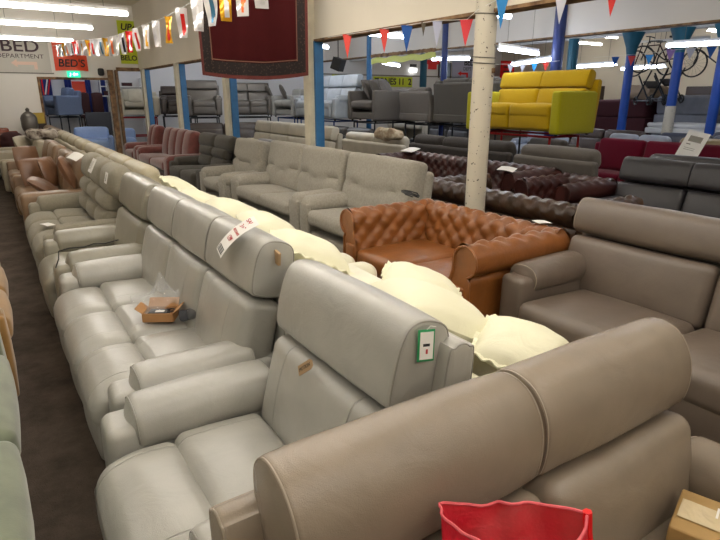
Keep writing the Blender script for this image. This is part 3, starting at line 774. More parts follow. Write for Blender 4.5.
rack(7.4, 8.1, 12.6, 14.4, 'blue_steel', 'blue metal stand under the pale recliner sofa')
sofa('fabric_sofa', 'silver grey loveseat with two darker pillows on a stand', 'sofa', 7.3, 14.7, 16.2, M['silver_fabric'], n=2, D=.95, z=Z2, style='lawson', bh=.8, seg=4)
rack(7.45, 8.1, 14.9, 16.0, 'blue_steel', 'blue metal stand under the silver grey loveseat')
aF = math.atan2(5.5, 16.3)
def faced(x, y): return PI/2-math.atan2(x, y)*.8
sofa('recliner_armchair', 'pewter leather recliner armchair on a stand, left of the post below the rug', 'armchair', 0, 0, 0, M['pewter_leather'], n=1, W=1.05, xc=5.58, yc=17.2, rz=faced(5.5, 16.6), z=Z2, bh=1.05, seg=4, split=False)
rack(-.35, .35, -.4, .4, 'steel', 'black metal stand under the pewter recliner armchair', 5.58, 17.2, faced(5.5, 16.6))
sofa('recliner_sofa', 'pewter leather two seat recliner on a stand, right of the post below the rug', 'sofa', 0, 0, 0, M['pewter_leather'], n=2, W=1.45, xc=6.86, yc=16.8, rz=faced(6.4, 16.0), z=Z2, bh=.98, seg=4, split=False)
rack(-.35, .35, -.6, .6, 'steel', 'black metal stand under the pewter two seat recliner', 6.86, 16.8, faced(6.4, 16.0))
sofa('leather_armchair', 'espresso brown leather armchair on a stand behind the mauve sofa', 'armchair', 0, 0, 0, M['espresso_leather'], n=1, W=1.12, xc=5.35, yc=18.95, rz=faced(4.9, 18), z=Z2, bh=.9, seg=4, split=False)
rack(-.35, .35, -.5, .5, 'steel', 'black metal stand under the espresso leather armchair', 5.35, 18.95, faced(4.9, 18))
sofa('fabric_armchair', 'cream fabric armchair on a stand at the corner post', 'armchair', 0, 0, 0, mat('ivory_fabric', (196, 190, 172), .9), n=1, W=1.25, xc=4.2, yc=19.45, rz=faced(4, 19), z=Z2-.03, style='lawson', bh=.85, seg=4)
rack(-.35, .35, -.5, .5, 'red_steel', 'red metal stand under the cream fabric armchair', 4.2, 19.45, faced(4, 19), h=Z2-.03)
# left of the aisle
sofa('velvet_sofa', 'sage green velvet sofa end at the lower left edge', 'sofa', -.06, 1.2, 3.35, M['green_velvet'], face=180, n=2, style='fab', bh=.9, seg=6, D=1.0, ah=.62)
sofa('velvet_sofa', 'ochre velvet sofa end at the left edge beyond the green one', 'sofa', -.03, 3.45, 5.2, M['ochre_velvet'], face=180, n=2, style='fab', bh=.9, seg=5, D=1.0, ah=.62)
# ------------------------------------------------------------------ scatter cushions
CP = M['cream_pillow']
pillow('scatter_cushion', 'large cream frilled cushion standing up behind the headrest with the green tag', CP, (1.36, 1.58, .87), (27, 5, 76), w=.46, th=.24, ruffle=0)
pillow('scatter_cushion', 'cream cushion half hidden behind the large cream cushion', CP, (1.58, 1.90, .86), (20, 0, 50), w=.36, th=.15)
pillow('scatter_cushion', 'cream frilled cushion with gathered end, nearest the foreground taupe sofa', CP, (1.50, 1.22, .83), (14, -3, 34), w=.34, th=.16, ruffle=.014)
pillow('scatter_cushion', 'cream frilled cushion behind the headrest holding the price sheet', CP, (1.40, 2.66, .88), (26, 0, 75), w=.42, th=.17)
pillow('scatter_cushion', 'cream cushion behind the grey three seat recliner, second from the price sheet', CP, (1.40, 3.20, .88), (28, 0, 80), w=.42, th=.22, ruffle=0)
pillow('scatter_cushion', 'cream cushion behind the grey three seat recliner, third from the price sheet', CP, (1.40, 3.74, .88), (28, 0, 84), w=.44, th=.22, ruffle=0)
pillow('scatter_cushion', 'small cream frilled cushion behind the greige recliner armchair', CP, (1.42, 4.50, .87), (26, 0, 80), w=.42, th=.15)
pillow('scatter_cushion', 'crumpled cream cushion at the far end of the cream sofas', CP, (1.40, 5.05, .90), (34, 6, 70), w=.42, th=.15)
TC = M['tan_cushion']
for l, loc, rot, w in [('brown leather cushion leaning on the far arm of the nearer tan sofa', (.50, 9.28, .66), (78, 0, 25), .42), ('tan leather cushion lying on the seat of the nearer tan sofa', (.52, 8.35, .58), (35, 0, 80), .42),
        ('tan leather cushion propped on the back of the nearer tan sofa beside the white sheet', (.78, 7.9, .80), (70, 0, 78), .42), ('dark brown cushion on the farther tan sofa', (.52, 11.4, .68), (78, 0, 22), .42),
        ('upright tan cushion in the middle of the nearer tan sofa', (.66, 8.95, .70), (75, 0, 60), .42)]:
    pillow('scatter_cushion', l, TC, loc, rot, w=w, th=.15, ruffle=0)
pillow('scatter_cushion', 'big beige pillow leaning in the beige sofa at the far end of the aisle', M['beige_leather'], (.62, 13.0, .72), (66, 0, 60), w=.55, th=.2, ruffle=0)
for i, (y, l) in enumerate([(12.1, 'farthest of the three grey pillows leaning on the grey sofa on its stand'), (11.75, 'middle one of the three grey pillows leaning on the grey sofa on its stand'), (11.4, 'nearest of the three grey pillows leaning on the grey sofa on its stand')]):
    pillow('scatter_cushion', l, M['graphite_fabric'], (8.15, y, Z2+.74), (62, 0, 28), w=.55, th=.16, ruffle=0)
for y, l in [(15.8, 'taupe pillow at the right of the silver grey loveseat'), (16.8, 'taupe pillow at the left of the silver grey loveseat')]:
    pillow('scatter_cushion', l, M['graphite_fabric'], (7.55, y, Z2+.72), (66, 0, 70), w=.45, th=.13, ruffle=0)
pillow('scatter_cushion', 'cream cushion in the cream armchair at the corner post', mat('ivory_fabric', (0, 0, 0)), (4.05, 19.05, Z2+.62), (70, 0, -10), w=.42, th=.14, ruffle=0)
# throw blankets
def lump(name, label, m, loc, s, cat, rz=0, nz=.03, nf=7):
    o = puff(s, min(s)*.42, seg=9, k=3, nz=nz, nf=nf).build(name, m, None, loc, (0, 0, rz)); return tag(o, label, cat)
lump('throw_blanket', 'dark maroon throw heaped on the rust brown sofa', M['oxblood_cloth'], (.5, 16.65, .66), (.5, .45, .4), 'blanket', nz=.05)
lump('throw_blanket', 'brown and white throw rolled over the back of the beige armchair', mat('striped_throw', (66, 50, 40), .9, c2=(190, 180, 166), vscale=9), (.92, 12.9, 1.0), (.5, .6, .16), 'blanket', nz=.05)

# ------------------------------------------------------------------ papers and tags
def sheet(label, loc, rot, w, h, lines, cat='notice', m=None, curl=.02, marks='red_ink', photo=False):
    t = thing('paper_sheet', label, cat, loc); t.rotation_euler = tuple(R(a) for a in rot)
    def f(u, v): x = (u-.5)*w; y = (v-.5)*h; return (x, y, curl*(1-(2*v-1)**2))
    grid(3, 8, f, thick=(0, 0, -.0015)).build('sheet', m or M['white_paper'], t)
    def zc(y): return curl*(1-(2*y/h)**2)+.0012
    mbx = MB()
    for (y, x0, x1, th) in lines:
        yy = (y-.5)*h
        box(((x1-x0)*w, th*h, .0012), ((x0+x1-1)/2*w, yy, zc(yy)), mb=mbx)
    if lines: mbx.build('print', M[marks], t, smooth=False)
    return t
def scribble(t, txts, m, curl=.0):
    for s, size, x, y, z, rz in txts: text(s, size, m, t, (x, y, z), (0, 0, rz), .0006, name='handwriting', shx=.3)
# price sheet on the three-seat recliner
p = thing('paper_sheet', 'long white price sheet with red handwriting draped over a light grey leather headrest', 'notice', (.912, 2.50, 1.078))
p.rotation_euler = (Matrix.Rotation(R(-40), 3, 'Y') @ Matrix.Rotation(R(-14), 3, 'Z')).to_euler()
grid(14, 3, lambda u, v: ((u-.5)*.24, (v-.5)*.12, -1.5*((u-.5)*.24)**2), thick=(0, 0, -.0015)).build('sheet', M['white_paper'], p)
for s_, x_, sz_ in (('SALE', .09, .032), ('3+2', .05, .032), ('RECLINER', .012, .02), ('1299', -.03, .036)): text(s_, sz_, M['red_ink'], p, (x_, 0, -1.5*x_*x_+.0025), (0, math.atan(3.0*x_), -PI/2), .0004, name='handwriting', shx=.3)
for k_ in range(4): box((.004, .09, .0006), (-.085-.008*k_, 0, .0018-1.5*(.085+.008*k_)**2)).build('print', M['black_ink'], p, smooth=False)
p = sheet('white ticket on the round pillow head of the stone fabric sofa', (.80, 5.95, 1.07), (0, -62, 0), .14, .20, [(.8, .2, .8, .03), (.5, .2, .8, .03)], marks='black_ink', curl=.0)
sheet('second small white ticket on the stone fabric sofa nearest pillow head', (.84, 5.50, 1.0), (0, -75, 0), .10, .12, [(.5, .2, .8, .1)], marks='black_ink', curl=0)
sheet('white sheet lying over the tan cushion of the nearer tan sofa', (.86, 7.72, 1.0), (8, -30, 20), .13, .22, [], curl=.02)
sheet('small white card on the seat of the stone fabric sofa', (.36, 6.2, .50), (0, 0, 20), .08, .16, [], curl=.004)
p = sheet('white sheet of paper on the arm of the oxblood chesterfield sofa', (5.32, 4.86, .845), (6, -4, 30), .26, .20, [], curl=.01)
p = sheet('white sheets on the far end of the oxblood chesterfield back', (5.95, 7.6, .845), (4, -8, 20), .30, .22, [], curl=.01)
p = sheet('small white card lying on the tan chesterfield back', (3.40, 2.72, .80), (0, 4, 60), .16, .10, [], curl=.004)
p = sheet('white notice with a grey picture standing on the crimson sofa', (8.98, 4.55, .98), (0, 0, 0), .34, .46, [(.74, .2, .8, .2), (.55, .2, .4, .03), (.42, .2, .7, .012), (.36, .2, .7, .012)], marks='chain', curl=0)
p.rotation_euler = (Matrix.Rotation(R(-66), 3, 'Y') @ Matrix.Rotation(R(-90-10), 3, 'Z')).to_euler()
for (x, y, z, w, h, l) in [(4.9, 18.0-.5, Z2+.62, .2, .26, 'white ticket on the espresso armchair on its stand'), (5.05, 16.42, Z2+.70, .16, .26, 'white ticket beside the pewter recliner armchair')]:
    pass
# green bordered hanging tag on the near recliner
t = thing('hanging_tag', 'white hanging tag with a green border on the near grey headrest', 'tag', (.985, 1.160, 1.0)); t.rotation_euler = (R(84), R(4), R(-12))
puff((.056, .098, .003), .0014, seg=1, k=1).build('card', M['green_card'], t); box((.044, .084, .0012), (.001, 0, .002)).build('label', M['white_paper'], t, smooth=False)
box((.022, .008, .0012), (0, .002, .003)).build('bar_mark', M['black_ink'], t, smooth=False); box((.006, .014, .0012), (.002, -.018, .003)).build('red_mark', M['red_ink'], t, smooth=False)
tube([(0, .047, 0), (.01, .06, .004), (.03, .055, .0)], .0012, 5).build('string', M['white_paper'], t)
# leather swing tag on the backrest
t = thing('swing_tag', 'small tan tag with dark lettering on the near recliner backrest', 'tag', (.808, 1.60, .79)); t.rotation_euler = (Matrix.Rotation(R(-74), 3, 'Y') @ Matrix.Rotation(R(-140), 3, 'Z')).to_euler()
prism([(-.018, -.045), (.018, -.045), (.018, .038), (.009, .052), (-.009, .052), (-.018, .038)], .003, 'z').build('card', M['tag_brown'], t, smooth=False)
text('MOTION', .019, M['black_ink'], t, (0, 0, .0018), (0, 0, PI/2), .0004)
o = box((.012, .05, .06)).build('cardboard_piece', M['tag_brown'], None, (1.02, 2.262, 1.0), (R(10), 0, 0)); tag(o, 'brown card square tucked at the end of the three seat headrests', 'card')

# ------------------------------------------------------------------ carton, wrap, adapter on the three-seat recliner
t = thing('cardboard_carton', 'small opened brown carton on the seat of the grey three seat recliner', 'box', (.67, 3.12, .490), R(-30))
mb = MB(); a, b_, h = .17, .12, .05
box((a, b_, .004), (0, 0, .002), mb=mb)
for s in (-1, 1): box((a, .004, h), (0, s*b_/2, h/2), mb=mb); box((.004, b_, h), (s*a/2, 0, h/2), mb=mb)
mb.build('tray', M['card'], t, smooth=False)
box((a, .06, .003), (0, b_/2+.022, h+.018), (R(40), 0, 0)).build('flap', M['card'], t, smooth=False)
box((a*.98, .05, .003), (0, -b_/2-.004, h-.026), (R(-84), 0, 0)).build('flap', M['card'], t, smooth=False)
for s in (-1, 1): box((.05, b_*.95, .003), (s*(a/2+.02), 0, h+.014), (0, R(-s*38), 0)).build('flap', M['card'], t, smooth=False)
t2 = thing('power_adapter', 'black power adapter with a white label lying in the opened carton', 'adapter', (.67, 3.12, .495), R(-30))
puff((.11, .075, .035), .008, seg=2, loc=(-.01, 0, .022)).build('case', M['black_plastic'], t2); box((.05, .03, .001), (.0, -.01, .041)).build('label', M['white_paper'], t2, smooth=False)
tube([(.06+.02*math.cos(i*.9), .035*math.sin(i*.9), .02+.002*i) for i in range(14)], .004, 6).build('lead', M['cable'], t2)
def film(name, label, loc, s, nz, rz=0, cat='plastic wrap'):
    def f(u, v):
        x = (u-.5)*s[0]; y = (v-.5)*s[1]; n1 = noise.noise_vector(Vector((x*14, y*14, s[0]*9))); return (x+n1.x*.03, y+n1.y*.03, max(.0, s[2]*math.exp(-((x/s[0]*2.2)**2+(y/s[1]*2.2)**2))*(1+n1.z)+abs(n1.z)*nz))
    o = grid(30, 30, f).build(name, M['film'], None, loc, (0, 0, rz)); return tag(o, label, cat)
film('plastic_wrap', 'crumpled clear plastic wrap heaped behind the opened carton', (.74, 3.28, .495), (.34, .30, .13), .05)
lump('film_bag', 'small bag of screws in clear film right of the opened carton', mat('dark_film', (70, 72, 80), .2, alpha=.6, wrink=.8), (.79, 3.0, .525), (.10, .08, .06), 'bag', nz=.012, nf=20)
# leads
def lead(label, loc, pts, r=.004):
    o = tube(pts, r, 6).build('power_lead', M['cable'], None, loc); return tag(o, label, 'cable')
lead('black lead lying over the near arm of the greige recliner armchair', (.42, 4.48, .635), [(-.16, -.1, -.10), (-.13, -.06, -.05), (-.12, -.03, .0), (-.05, .0, .006), (.05, -.03, .008), (.12, .03, .008), (.2, .0, .008), (.3, .05, .01)], .005)
pts = [(.07*math.cos(i*.7)*(1+.3*math.sin(i)), .10*math.sin(i*.7)*(1+.2*math.cos(i*1.3)), .015+.05*abs(math.sin(i*.37))) for i in range(34)]
lead('coiled black lead on the back corner of the tan chesterfield', (3.28, 4.18, .775), pts, .006)
# red bag on the foreground sofa
def bagf(u, v):
    a = u*2*PI; r = .145+.012*math.sin(3*a)+.018*math.sin(2*a+1); w = .35+.65*min(1, v*2.2)
    k = r*(w if v < .45 else 1-(v-.45)*.12)
    n1 = noise.noise_vector(Vector((math.cos(a)*2.3, math.sin(a)*2.3, v*3)))*.022
    top = .010*math.sin(a*2+.6)+.006*math.sin(a*5) if v > .8 else 0
    lx = k*1.0*math.cos(a)+n1.x; ly = k*.50*math.sin(a)+n1.y; c, s_ = math.cos(R(-42)), math.sin(R(-42))
    return (c*lx-s_*ly, s_*lx+c*ly-(1-v)**1.2*.12, v*.37+top*(v-.8)*5+n1.z*.3*v+.004)
t = thing('plastic_bag', 'open red plastic bag standing on the seat of the foreground taupe sofa', 'bag', (.775, .625, .49))
grid(72, 26, bagf).build('bag', M['red_bag'], t)
tube([bagf(i/60, 1.0) for i in range(60)], .0035, 6, closed=True).build('rim', mat('bag_rim', (220, 90, 100), .5), t)
for u0 in (.07, .70): tube([tuple(Vector(bagf(u0, k/10))*1.012) for k in range(2, 11)], .010, 6).build('strap', M['red_strip'], t)
# taped parcel and lead at the right
t = thing('parcel', 'kraft brown taped parcel on the seat of the foreground taupe sofa', 'box', (1.55, .49, .495), R(18))
puff((.20, .30, .07), .006, seg=2, loc=(0, 0, .036)).build('carton', M['kraft'], t)
film_ = grid(12, 16, lambda u, v: ((u-.5)*.09, (v-.5)*.28, .0745+.0015*noise.noise(Vector((u*9, v*9, 2))))).build('tape', mat('tape', (214, 196, 160), .12, spec=.9, wrink=.8), t)
for i in range(4): box((.05, .006, .0008), (.03, .05-.016*i, .078)).build('print', M['white_paper'], t, smooth=False)
lead('black lead coiled beside the kraft parcel', (1.36, .48, .50), [(.06*math.cos(i*.6), .05*math.sin(i*.6), .012+.012*abs(math.sin(i*.5))) for i in range(26)], .006)
lump('soft_toy_bag', 'cream and brown soft bag on the back of the bone leather sofa', mat('soft_bag', (150, 128, 104), .9, c2=(196, 184, 160), vscale=14), (6.1, 8.45, 1.05), (.3, .55, .2), 'bag', nz=.05)

# ------------------------------------------------------------------ hanging rug
t = thing('hanging_rug', 'dark red patterned rug with a dark border hung from a rail', 'rug', (2.98, 7.0, 0), -math.atan2(3.0, 7.0))
RW = 1.36
def rugf(x, z):     # x -1..1 , z 0..1 (bottom to top)
    sag = .085*(1-x*x)*(1-z)
    return Vector((x*RW/2*(1-.03*(1-z)), .05*math.sin(x*4+z*2)*(1-z*.5)+.03*math.sin(x*9), 1.99-sag*1.0+z*1.42-(.03*x*x)*(1-z)))
def rect(x0, x1, z0, z1, m, name, off=0, nu=14, nv=14):
    grid(nu, nv, lambda u, v: rugf(x0+(x1-x0)*u, z0+(z1-z0)*v)+Vector((0, off, 0)), thick=(0, .008, 0)).build(name, m, t)
BM = border_mat(); EM = mat('rug_edge', (84, 34, 28), .95); FM = rug_mat(); LM = mat('rug_line', (112, 78, 62), .95)
rect(-.80, .80, .13, 1, FM, 'field', 0, 30, 30)
rect(-.95, -.80, .13, 1, BM, 'border'); rect(.80, .95, .13, 1, BM, 'border'); rect(-.95, .95, .03, .13, BM, 'border', 0, 30, 5)
rect(-1, -.95, .03, 1, EM, 'edging', 0, 3, 20); rect(.95, 1, .03, 1, EM, 'edging', 0, 3, 20); rect(-1, 1, 0, .03, EM, 'edging', 0, 30, 2)
for a in (-.79, .79): tube([rugf(a, .13+.87*i/20)+Vector((0, -.004, 0)) for i in range(21)], .006, 5).build('guard_stripe', LM, t)
tube([rugf(-.79+1.58*i/30, .14)+Vector((0, -.004, 0)) for i in range(31)], .006, 5).build('guard_stripe', LM, t)
tube([(-.8, .0, 3.42), (.8, .0, 3.42)], .02, 8).build('rail', M['steel'], t)
for s in (-.7, .7): tube([(s, 0, 3.42), (s, 0, CE)], .006, 5).build('hanger', M['chain'], t)

# ------------------------------------------------------------------ foil bunting and pennants
FOIL = [mat('foil_white', (240, 238, 240), .18, .5), mat('foil_red', (206, 44, 40), .25, .3), mat('foil_gold', (226, 168, 40), .22, .5), mat('foil_blue', (70, 120, 150), .25, .4), mat('foil_orange', (226, 110, 50), .25, .3), mat('foil_black', (40, 38, 44), .3, .3)]
def string(label, pts, r=.004):
    o = tube(pts, r, 5).build('bunting_string', M['white_enamel'], None); return tag(o, label, 'string')
def bz(y): return 2.62+.052*(y-5.0)*.9 - .14*math.sin(max(0, min(1, (y-4)/13))*PI)*0
BP = [(17.9, 2.98), (16.8, 2.92), (13.9, 2.81), (11.5, 2.66), (9.95, 2.57), (8.97, 2.54), (7.35, 2.52), (6.6, 2.51), (5.7, 2.54), (5.1, 2.56), (4.3, 2.56), (3.6, 2.6), (3.4, 2.66)]
string('thin string of the foil bunting crossing in front of the hanging rug', [(1.8, y, z) for y, z in BP])
def bzz(y):
    for (a, za), (b, zb) in zip(BP, BP[1:]):
        if b <= y <= a: return za+(zb-za)*(a-y)/(a-b)
    return 3
FN = ['white', 'red', 'gold', 'blue', 'orange', 'black']
yv = 16.4; k = 0
desc_near = {}
while yv > 3.9:
    hgt = .27; wd = .085 if yv > 6 else .11
    cidx = [0, 0, 0, 2, 0, 0, 0, 1, 0, 0, 0, 2][k % 12]
    twist = R(-28+14*math.sin(k*2.1)); sd = k*3.3
    fl = grid(4, 10, lambda u, v: ((u-.5)*wd*(1-.25*v), .03*math.sin(v*4+sd+u*2), -v*hgt), thick=(0, .0015, 0))
    t = thing('foil_flag', 'shiny foil flag of the bunting strung from the end wall to the rug', 'flag', (1.8, yv, bzz(yv)), twist, 'foil flags on the bunting')
    fl.build('flag', FOIL[cidx], t)
    c2 = [1, 0, 3, 0, 4, 0, 5, 0, 1, 2, 0, 1][k % 12]
    grid(2, 8, lambda u, v: ((u-.5)*wd*.35+.01, .03*math.sin((.2+v*.7)*4+sd+1)-.004, -(.2+v*.7)*hgt), thick=(0, -.0015, 0)).build('stripe', FOIL[c2], t)
    yv -= .42 if yv > 8 else (.5 if yv > 5.6 else .36); k += 1
PC = {'red': mat('pennant_red', (214, 44, 36), .6), 'coral': mat('pennant_coral', (226, 70, 60), .6), 'blue': mat('pennant_blue', (16, 84, 168), .6), 'dark': mat('pennant_dark', (96, 86, 70), .7), 'white': mat('pennant_white', (206, 208, 220), .6),
      'lilac': mat('pennant_lilac', (150, 120, 190), .6), 'pink': mat('pennant_pink', (216, 52, 62), .6), 'sky': mat('pennant_sky', (20, 130, 200), .6), 'pale': mat('pennant_pale', (186, 190, 214), .6)}
def pennant(c, x, y, z, w, h, label, rz=-.9):
    t = thing('pennant', label, 'flag', (x, y, z), rz, 'triangular pennants')
    prism([(-w/2, 0), (w/2, 0), (.0, -h)], .003, 'y').build('cloth', PC[c], t, smooth=False)
    tube([(-w/2, 0, 0), (w/2, 0, 0)], .005, 5).build('hem', PC[c], t)
for a in [('coral', 3.98, 6.42, 2.44, .12, .28, 'red pennant under the bulkhead beside the tall cream and blue post'), ('coral', 3.98, 5.62, 2.43, .115, .25, 'orange red pennant in front of a lit tube'),
          ('blue', 3.98, 5.20, 2.43, .13, .27, 'blue pennant under the bulkhead left of the deep blue post'), ('dark', 3.98, 4.92, 2.43, .05, .13, 'tiny dark pennant right of the blue one'),
          ('pale', 3.98, 4.70, 2.42, .10, .24, 'pale whitish pennant left of the deep blue post'), ('pink', 3.97, 4.27, 2.39, .12, .235, 'pinkish red pennant left of the white column'),
          ('sky', 3.97, 3.83, 2.53, .11, .26, 'bright blue pennant at the right side of the white column'), ('white', 3.97, 3.2, 2.49, .11, .24, 'white pennant at the top, between column and the dark blue post'),
          ('red', 3.97, 2.75, 2.475, .10, .22, 'red pennant at the top edge right of the dark blue post')]:
    pennant(*a)
string('string of pennants along the bulkhead left of the white column', [(3.975, 6.9, 2.445), (3.975, 4.7, 2.43), (3.975, 4.27, 2.395), (3.9, 4.05, 2.45), (3.975, 3.83, 2.535), (3.975, 3.2, 2.495), (3.975, 2.6, 2.47)], .003)
far = [('white', 511, 66, 'left'), ('white', 523, 66, 'second'), ('sky', 535, 65, 'third'), ('coral', 547, 64, 'fourth')]
# ------------------------------------------------------------------ signs on the end wall
YW = 17.99
t = thing('wall_sign', 'large grey BED department board with a pale arrow on the end wall', 'sign', (.65, YW-.02, 2.75))
box((2.2, .03, .88), (0, 0, 0)).build('board', mat('sign_grey', (196, 192, 182), .8), t, smooth=False)
text('BED', .40, mat('sign_dark', (70, 52, 60), .7), t, (.44, -.02, .20), bold=.004, sx=1.25)
text('DEPARTMENT', .15, mat('sign_dark', (0, 0, 0)), t, (.42, -.02, -.04), sx=1.15)
prism([(.18, -.29), (.32, -.19), (.32, -.25), (.78, -.25), (.78, -.44), (.70, -.44), (.70, -.33), (.32, -.33), (.32, -.39)], .006, 'y', mb=(q := MB())); q.xf(Matrix.Translation((0, -.02, .08))).build('arrow', mat('arrow_pink', (226, 196, 178), .8), t, smooth=False)
t = thing('wall_sign', 'orange sign with dark handwriting over the doorway on the end wall', 'sign', (2.25, YW-.04, 2.76))
def osf(u, v): return ((u-.5)*.82, .03*math.sin(u*7+v*3)-.02, (v-.5)*.78+.02*math.sin(u*3))
grid(14, 10, osf, thick=(0, .006, 0)).build('banner', mat('orange_card', (222, 72, 34), .5), t)
K = M['black_ink']
text('ALSO', .19, K, t, (0, -.062, .24), shx=.1); text('NO 1', .15, K, t, (.03, -.062, .03), shx=.1); text("BED'S", .27, K, t, (0, -.062, -.2), shx=.1, bold=.004)
t = thing('exit_sign', 'small green lit exit sign above the doorway', 'sign', (2.27, YW-.08, 2.285))
box((.32, .06, .16)).build('case', mat('exit_green', (20, 150, 110), .5, emit=(40, 210, 160), estr=1.6), t, smooth=False)
prism([(-.03, .0), (.02, .05), (.02, .02), (.10, .02), (.10, -.02), (.02, -.02), (.02, -.05)], .01, 'y', mb=(q := MB())); q.xf(Matrix.Translation((0, -.034, 0))).build('arrow', mat('exit_white', (240, 255, 250), emit=(230, 255, 245), estr=2.5), t, smooth=False)
tube([(-.08, -.034, .035), (-.08, -.034, -.01), (-.10, -.034, -.05)], .012, 6).build('running_figure', mat('exit_white', (0, 0, 0)), t)
t = thing('wall_sign', 'tall yellow green sign with dark letters in the corner above the side opening', 'sign', (3.80, YW-.03, 3.17))
box((.50, .02, 1.14)).build('board', mat('lime_card', (196, 208, 40), .6), t, smooth=False)
text('UP', .24, K, t, (-.03, -.014, .40), shx=.2, bold=.006); prism([(.12, .36), (.2, .46), (.2, .30)], .004, 'y', mb=(q := MB())); q.xf(Matrix.Translation((0, -.012, 0))).build('mark', K, t, smooth=False)
text('STAIRS', .13, K, t, (0, -.014, .16)); text('ALL', .17, K, t, (0, -.014, -.08)); text('BELO', .19, K, t, (-.03, -.014, -.42), bold=.005)
o = puff((.16, .14, .2), .05, seg=4).build('wall_speaker', M['black_plastic'], None, (2.97, YW-.09, 2.36)); tag(o, 'small dark round fixture on the end wall right of the orange sign', 'speaker')
# lamp and yellow box by the end wall
t = thing('ornate_urn', 'grey ornate lidded urn standing by the end wall', 'urn', (.97, 17.05, 0))
prof = [(.16, 0), (.18, .03), (.12, .12), (.10, .5), (.12, .88), (.17, .95), (.19, 1.05), (.19, 1.28), (.16, 1.36), (.1, 1.42), (.04, 1.46), (.05, 1.52), (.0, 1.56)]
grid(28, len(prof)-1, lambda u, v: (prof[int(v*(len(prof)-1)+.5)][0]*math.cos(u*2*PI), prof[int(v*(len(prof)-1)+.5)][0]*math.sin(u*2*PI), prof[int(v*(len(prof)-1)+.5)][1]*.92)).build('body', mat('pewter', (110, 106, 100), .4, .6, bump=.8, bscale=30), t)
t = thing('cardboard_box', 'yellowish carton on a low cabinet right of the ornate urn', 'box', (1.21, 17.62, 1.02)); box((.30, .24, .26), (0, 0, .13)).build('carton', mat('yellow_card', (178, 150, 60), .8), t, smooth=False); box((.31, .03, .02), (0, -.11, .265)).build('flap', mat('yellow_card', (0, 0, 0)), t, smooth=False)
t = thing('low_cabinet', 'dark low cabinet between the urn and the doorway', 'cabinet', (1.21, 17.68, 0)); box((.34, .4, 1.0), (0, 0, .52)).build('body', M['dark_wood'], t, smooth=False); box((.3, .02, .84), (0, -.21, .5)).build('door', M['dark_wood'], t, smooth=False); box((.3, .38, .02), (0, 0, .01)).build('plinth', M['black_plastic'], t, smooth=False)
lump('crumpled_bag', 'whitish crumpled bag at the end of the aisle', mat('whitish', (150, 150, 146), .6), (.0, 14.6, .23), (.3, .5, .44), 'bag', nz=.05)

# ------------------------------------------------------------------ room beyond the doorway
BG = M['blue_grey_fabric']; PB = mat('pale_blue_wrap', (150, 176, 220), .3, wrink=.5)
t_ = sofa('wrapped_armchair', 'blue grey armchair raised high inside the doorway', 'armchair', 0, 0, 0, BG, n=1, W=.85, xc=2.1, yc=20.0, rz=R(25), z=1.12, style='lawson', bh=.85, seg=4, D=.9)
rack(-.3, .3, -.3, .3, 'steel', 'dark metal stand under the blue grey armchair inside the doorway', 2.1, 20.0, R(25), h=1.12)
t = thing('wrapped_loveseat', 'pale blue plastic wrapped loveseat low inside the doorway', 'sofa', (2.65, 18.95, 0), R(80))
puff((.6, .95, .42), .08, (.02, .02, .03), 6, 3, nz=.012).build('seat', PB, t, (-.05, 0, .27)); puff((.22, .95, .62), .08, (.0, .02, .02), 6, 3, nz=.012).build('backrest', PB, t, (.30, 0, .50))
for s in (-1, 1): puff((.7, .16, .52), .06, (0, .01, .02), 5, 3, nz=.01).build('arm', PB, t, (0, s*.52, .30))
box((.5, .9, .06), (0, 0, .03)).build('base', M['black_plastic'], t, smooth=False)
t = thing('wrapped_armchair', 'pale blue plastic wrapped armchair at the right jamb inside the doorway', 'armchair', (3.62, 18.78, 0), R(80))
puff((.6, .5, .42), .08, (.02, .02, .03), 5, 3, nz=.012).build('seat', PB, t, (-.05, 0, .27)); puff((.2, .5, .5), .08, (.0, .02, .02), 5, 3, nz=.012).build('backrest', PB, t, (.28, 0, .5)); box((.5, .4, .06), (0, 0, .03)).build('base', M['black_plastic'], t, smooth=False)
t = thing('dark_headboard', 'dark grey panel headboard standing inside the doorway', 'headboard', (3.05, 19.65, 0), R(-6)); puff((.80, .09, 1.22), .03, seg=4, loc=(0, 0, .63)).build('panel', mat('dark_slate', (58, 60, 66), .7), t); box((.7, .05, .04), (0, 0, .02)).build('foot', M['black_plastic'], t, smooth=False)
for x, l in ((2.78, 'left one of the two brown oval chair backs inside the doorway'), (3.18, 'right one of the two brown oval chair backs inside the doorway')):
    t = thing('oval_back_chair', l, 'chair', (x, 20.3, 0), R(8)); puff((.34, .1, .62), .04, (0, .02, .02), 5, 3, loc=(0, .1, 1.5)).build('backrest', M['oxblood_cloth'], t)
    puff((.36, .4, .1), .04, seg=3, loc=(0, -.1, 1.1)).build('seat', M['oxblood_cloth'], t)
    for sx in (-1, 1):
        for sy in (-.26, .06): tube([(sx*.15, sy, 0), (sx*.15, sy, 1.08)], .02, 6).build('leg', M['dark_wood'], t)
NAVY = mat('navy_cloth', (30, 44, 110), .8, wrink=.4)
